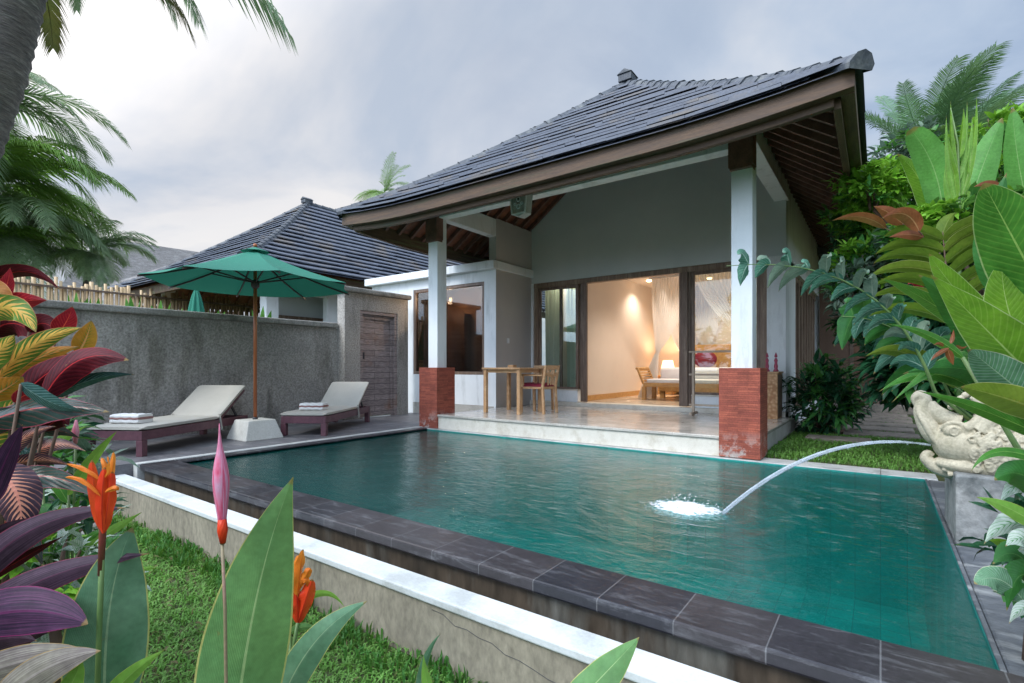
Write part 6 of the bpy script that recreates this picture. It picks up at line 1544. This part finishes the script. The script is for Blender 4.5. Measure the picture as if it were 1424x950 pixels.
# pinnate fronds with broad leaflets
def pinnate(name, rt, base, mid, tip, d, n, ll, lw, mats, label, hang=.2, rachis='stem_brown', seed=1, rootz=-.02, bothroll=12, a0=.1, sweep=.5, dd=0, lv=(.88, 1.08), jit=.12):
    rr = random.Random(seed); B, M_, T = at(*base, d), at(*mid, d - dd), at(*tip, d - dd * 1.5); ctrl = M_ * 2 - (B + T) * .5
    rt = V(rt); t = thing(name, rt, label, 'plant'); s = d / FPX
    C_ = lambda q: B * (1 - q) ** 2 + ctrl * 2 * q * (1 - q) + T * q * q
    MB().tube([rt, B.lerp(rt, .4) + V((0, 0, .06))] + [C_(i / 12) for i in range(13)], [.016, .013] + [.010 * (1 - .8 * i / 12) for i in range(13)], 6).build('stalk', rachis, t)
    for i in range(n):
        q = a0 + (1 - a0) * i / n
        for sg in (-1, 1):
            c = C_(q); tan = (C_(min(1, q + .02)) - C_(q - .02)).normalized(); sd_ = tan.cross((V((0, 0, 1)) - c).normalized()).normalized() * sg
            l_ = ll * s * (1 - .45 * q) * rr.uniform(*lv); dr = (sd_ + tan * sweep + rv(rr) * jit).normalized()
            mb = MB(); leaf(mb, c, c + dr * l_ * .55 + V((0, 0, hang * l_ * .12)), c + dr * l_ - V((0, 0, hang * l_)), lw * s, roll=bothroll * sg + rr.uniform(-12, 12), fold=.35, a=.45, b=.6, n=12, m=3, ruffle=.06)
            mb.build('leaflet', mats[rr.randrange(len(mats))], t)
    return t
pinnate('pinnate_plant', (.95, 4.9, -.02), (1326, 450), (1316, 375), (1311, 322), 3.2, 7, 112, 22, ['olive_leaf', 'olive_leaf', 'helic_olive'], 'plant with long ribbed olive leaflets left of the big glossy leaves', .22, seed=3, a0=.0, bothroll=38)
plant('brown_leaf_shrub', (1.0, 5.2, -.02), 'shrub sprig with copper brown young leaves pointing at the roof', [
 ('brown_leaf', (1232, 318), (1198, 302), (1157, 307), 15, 3.4, dict(roll=-15)),
 ('brown_leaf', (1256, 312), (1236, 296), (1215, 287), 20, 3.3, dict(roll=15)),
 ('brown_leaf', (1278, 322), (1258, 298), (1226, 304), 22, 3.2, dict(roll=-5)),
 ('brown_leaf', (1284, 330), (1262, 326), (1236, 330), 14, 3.25, dict(roll=15)),
 ('olive_leaf', (1310, 330), (1318, 308), (1330, 296), 20, 3.2, dict(roll=20)),
 ('brown_leaf', (1392, 264), (1375, 256), (1354, 260), 12, 3.2, dict(roll=15)),
 ('cr_bright_red', (1284, 400), (1272, 392), (1262, 396), 12, 3.4, dict(roll=15)),
 ('cr_bright_red', (1290, 382), (1278, 384), (1268, 380), 9, 3.4, dict(roll=-15)),
], stem='stem_brown', n=12, m=3, node=at(1302, 352, 3.5), stemr=.005)
# lobed grey-green leaf branch arching to the column
pinnate('philodendron_plant', (.98, 4.75, -.02), (1300, 545), (1195, 402), (1010, 370), 3.0, 13, 56, 20, ['philo', 'philo', 'shrub_grey'], 'blue-green lobed philodendron leaf arching towards the right column', .35, 'stem_green', 5, bothroll=40, a0=.08, sweep=.9, dd=.0, lv=(.45, 1.15), jit=.5)
pinnate('philodendron_plant', (1.05, 5.3, -.02), (1325, 560), (1262, 470), (1170, 440), 3.6, 10, 70, 28, ['philo', 'helic_dark'], 'second blue-green lobed leaf lower down over the path', .35, 'stem_green', 6, lv=(.5, 1.15), jit=.5, bothroll=30, a0=.2, sweep=.6)
# banana leaves and the upright folded frond
plant('banana_tree', root(1330, 500, 6, -.02), 'banana plant with two broad upright leaves under the palms', [
 ('banana', (1312, 330), (1302, 245), (1266, 180), 40, 4.6, dict(roll=-10, a=.4, b=.35, blunt=True)),
 ('banana', (1330, 350), (1360, 250), (1394, 164), 44, 4.5, dict(roll=12, a=.4, b=.35)),
 ('helic_light', (1262, 300), (1228, 258), (1207, 225), 24, 5.5, dict(roll=10, a=.5, b=.4)),
 ('banana', (1440, 330), (1418, 235), (1408, 150), 38, 4.8, dict(roll=-16, a=.4, b=.35)),
 ('helic_light', (1300, 330), (1285, 262), (1248, 214), 26, 4.9, dict(roll=14, a=.5, b=.4)),
 ('banana', (1380, 330), (1372, 262), (1352, 205), 30, 5.2, dict(roll=30, a=.4, b=.35)),
 ('banana', (1420, 330), (1412, 250), (1420, 180), 40, 6.4, dict(roll=20, a=.4, b=.35)),
], n=20, m=4, stemr=.03)
ff = thing('folded_frond', root(1335, 420, 4.2, -.02), 'upright unopened green frond with overlapping narrow leaflets', 'plant')
B = at(1334, 300, 4.2); 
MB().tube([V((B.x, B.y, -.02)), B, at(1332, 200, 4.2), at(1322, 150, 4.2)], [.02, .012, .008, .004], 6).build('stalk', 'stem_green', ff)
for i, (u0, v0, u1, v1) in enumerate([(1334, 300, 1316, 160), (1333, 290, 1322, 140), (1335, 300, 1345, 140), (1335, 280, 1358, 134), (1336, 300, 1352, 160), (1333, 260, 1318, 185), (1335, 250, 1350, 180), (1334, 220, 1340, 150), (1334, 310, 1314, 230), (1336, 310, 1346, 215)]):
    mb = MB(); leaf(mb, at(u0, v0, 4.2), at((u0 + u1) / 2 + (u1 - 1334) * .25, (v0 + v1) / 2, 4.2), at(u1, v1, 4.2), 9 * 4.2 / FPX, roll=20 * (-1) ** i, fold=.6, n=12, m=2); mb.build('leaflet', 'helic_light' if i % 2 else 'canna_bright', ff)
# dried flower head over the statue
df_ = thing('dried_flower', at(1330, 500, 1.6), 'withered brown heliconia flower above the statue', 'flower')
for i, (b, m_, t_, w) in enumerate([((1345, 480), (1358, 475), (1364, 458), 4), ((1322, 478), (1325, 468), (1326, 458), 5), ((1320, 484), (1305, 492), (1294, 502), 6), ((1318, 486), (1322, 498), (1326, 508), 9), ((1312, 482), (1306, 478), (1298, 480), 5), ((1330, 480), (1338, 484), (1346, 480), 4)]):
    mb = MB(); leaf(mb, at(*b, 1.6), at(*m_, 1.6), at(*t_, 1.6), w * 1.6 / FPX, n=8, m=2); mb.build('bract', 'brown_leaf', df_)

# trees and a hedge across the garden behind the photographer, seen in the glass
for i, (x, y, h) in enumerate([(-9.5, -9, 3.6), (-5.2, -10, 4.2), (-1.0, -9.5, 3.4), (3.5, -9, 3.9)]):
    shrub('garden_tree', (x, y, h * .62), (2.3, 1.5, h * .55), 1500, ['broad leafy tree at the left end of the row opposite the villa', 'tallest leafy tree of the row opposite the villa', 'low leafy tree in the middle of the row opposite the villa', 'leafy tree at the right end of the row opposite the villa'][i], ['shrub', 'shrub_dark', 'shrub_lime'], (.25, .5), .5, 60 + i, 'tree', 8, group='trees opposite the villa')

mb = MB(); rr = random.Random(12)
for k in range(60):
    x, y = rr.uniform(-5.5, -1.0), rr.uniform(.4, 1.7); small_leaf(mb, (x, y, GZ + .05 + rr.random() * .02), (rr.uniform(-1, 1), rr.uniform(-1, 1), .1), rr.uniform(.03, .07), .018, V((0, 0, 1)), bend=.4)
o = mb.build('fallen_leaves', 'palm_dry', fix=False); tag(o, 'small dry brown leaves scattered over the lawn', 'fallen leaves', kind='stuff')
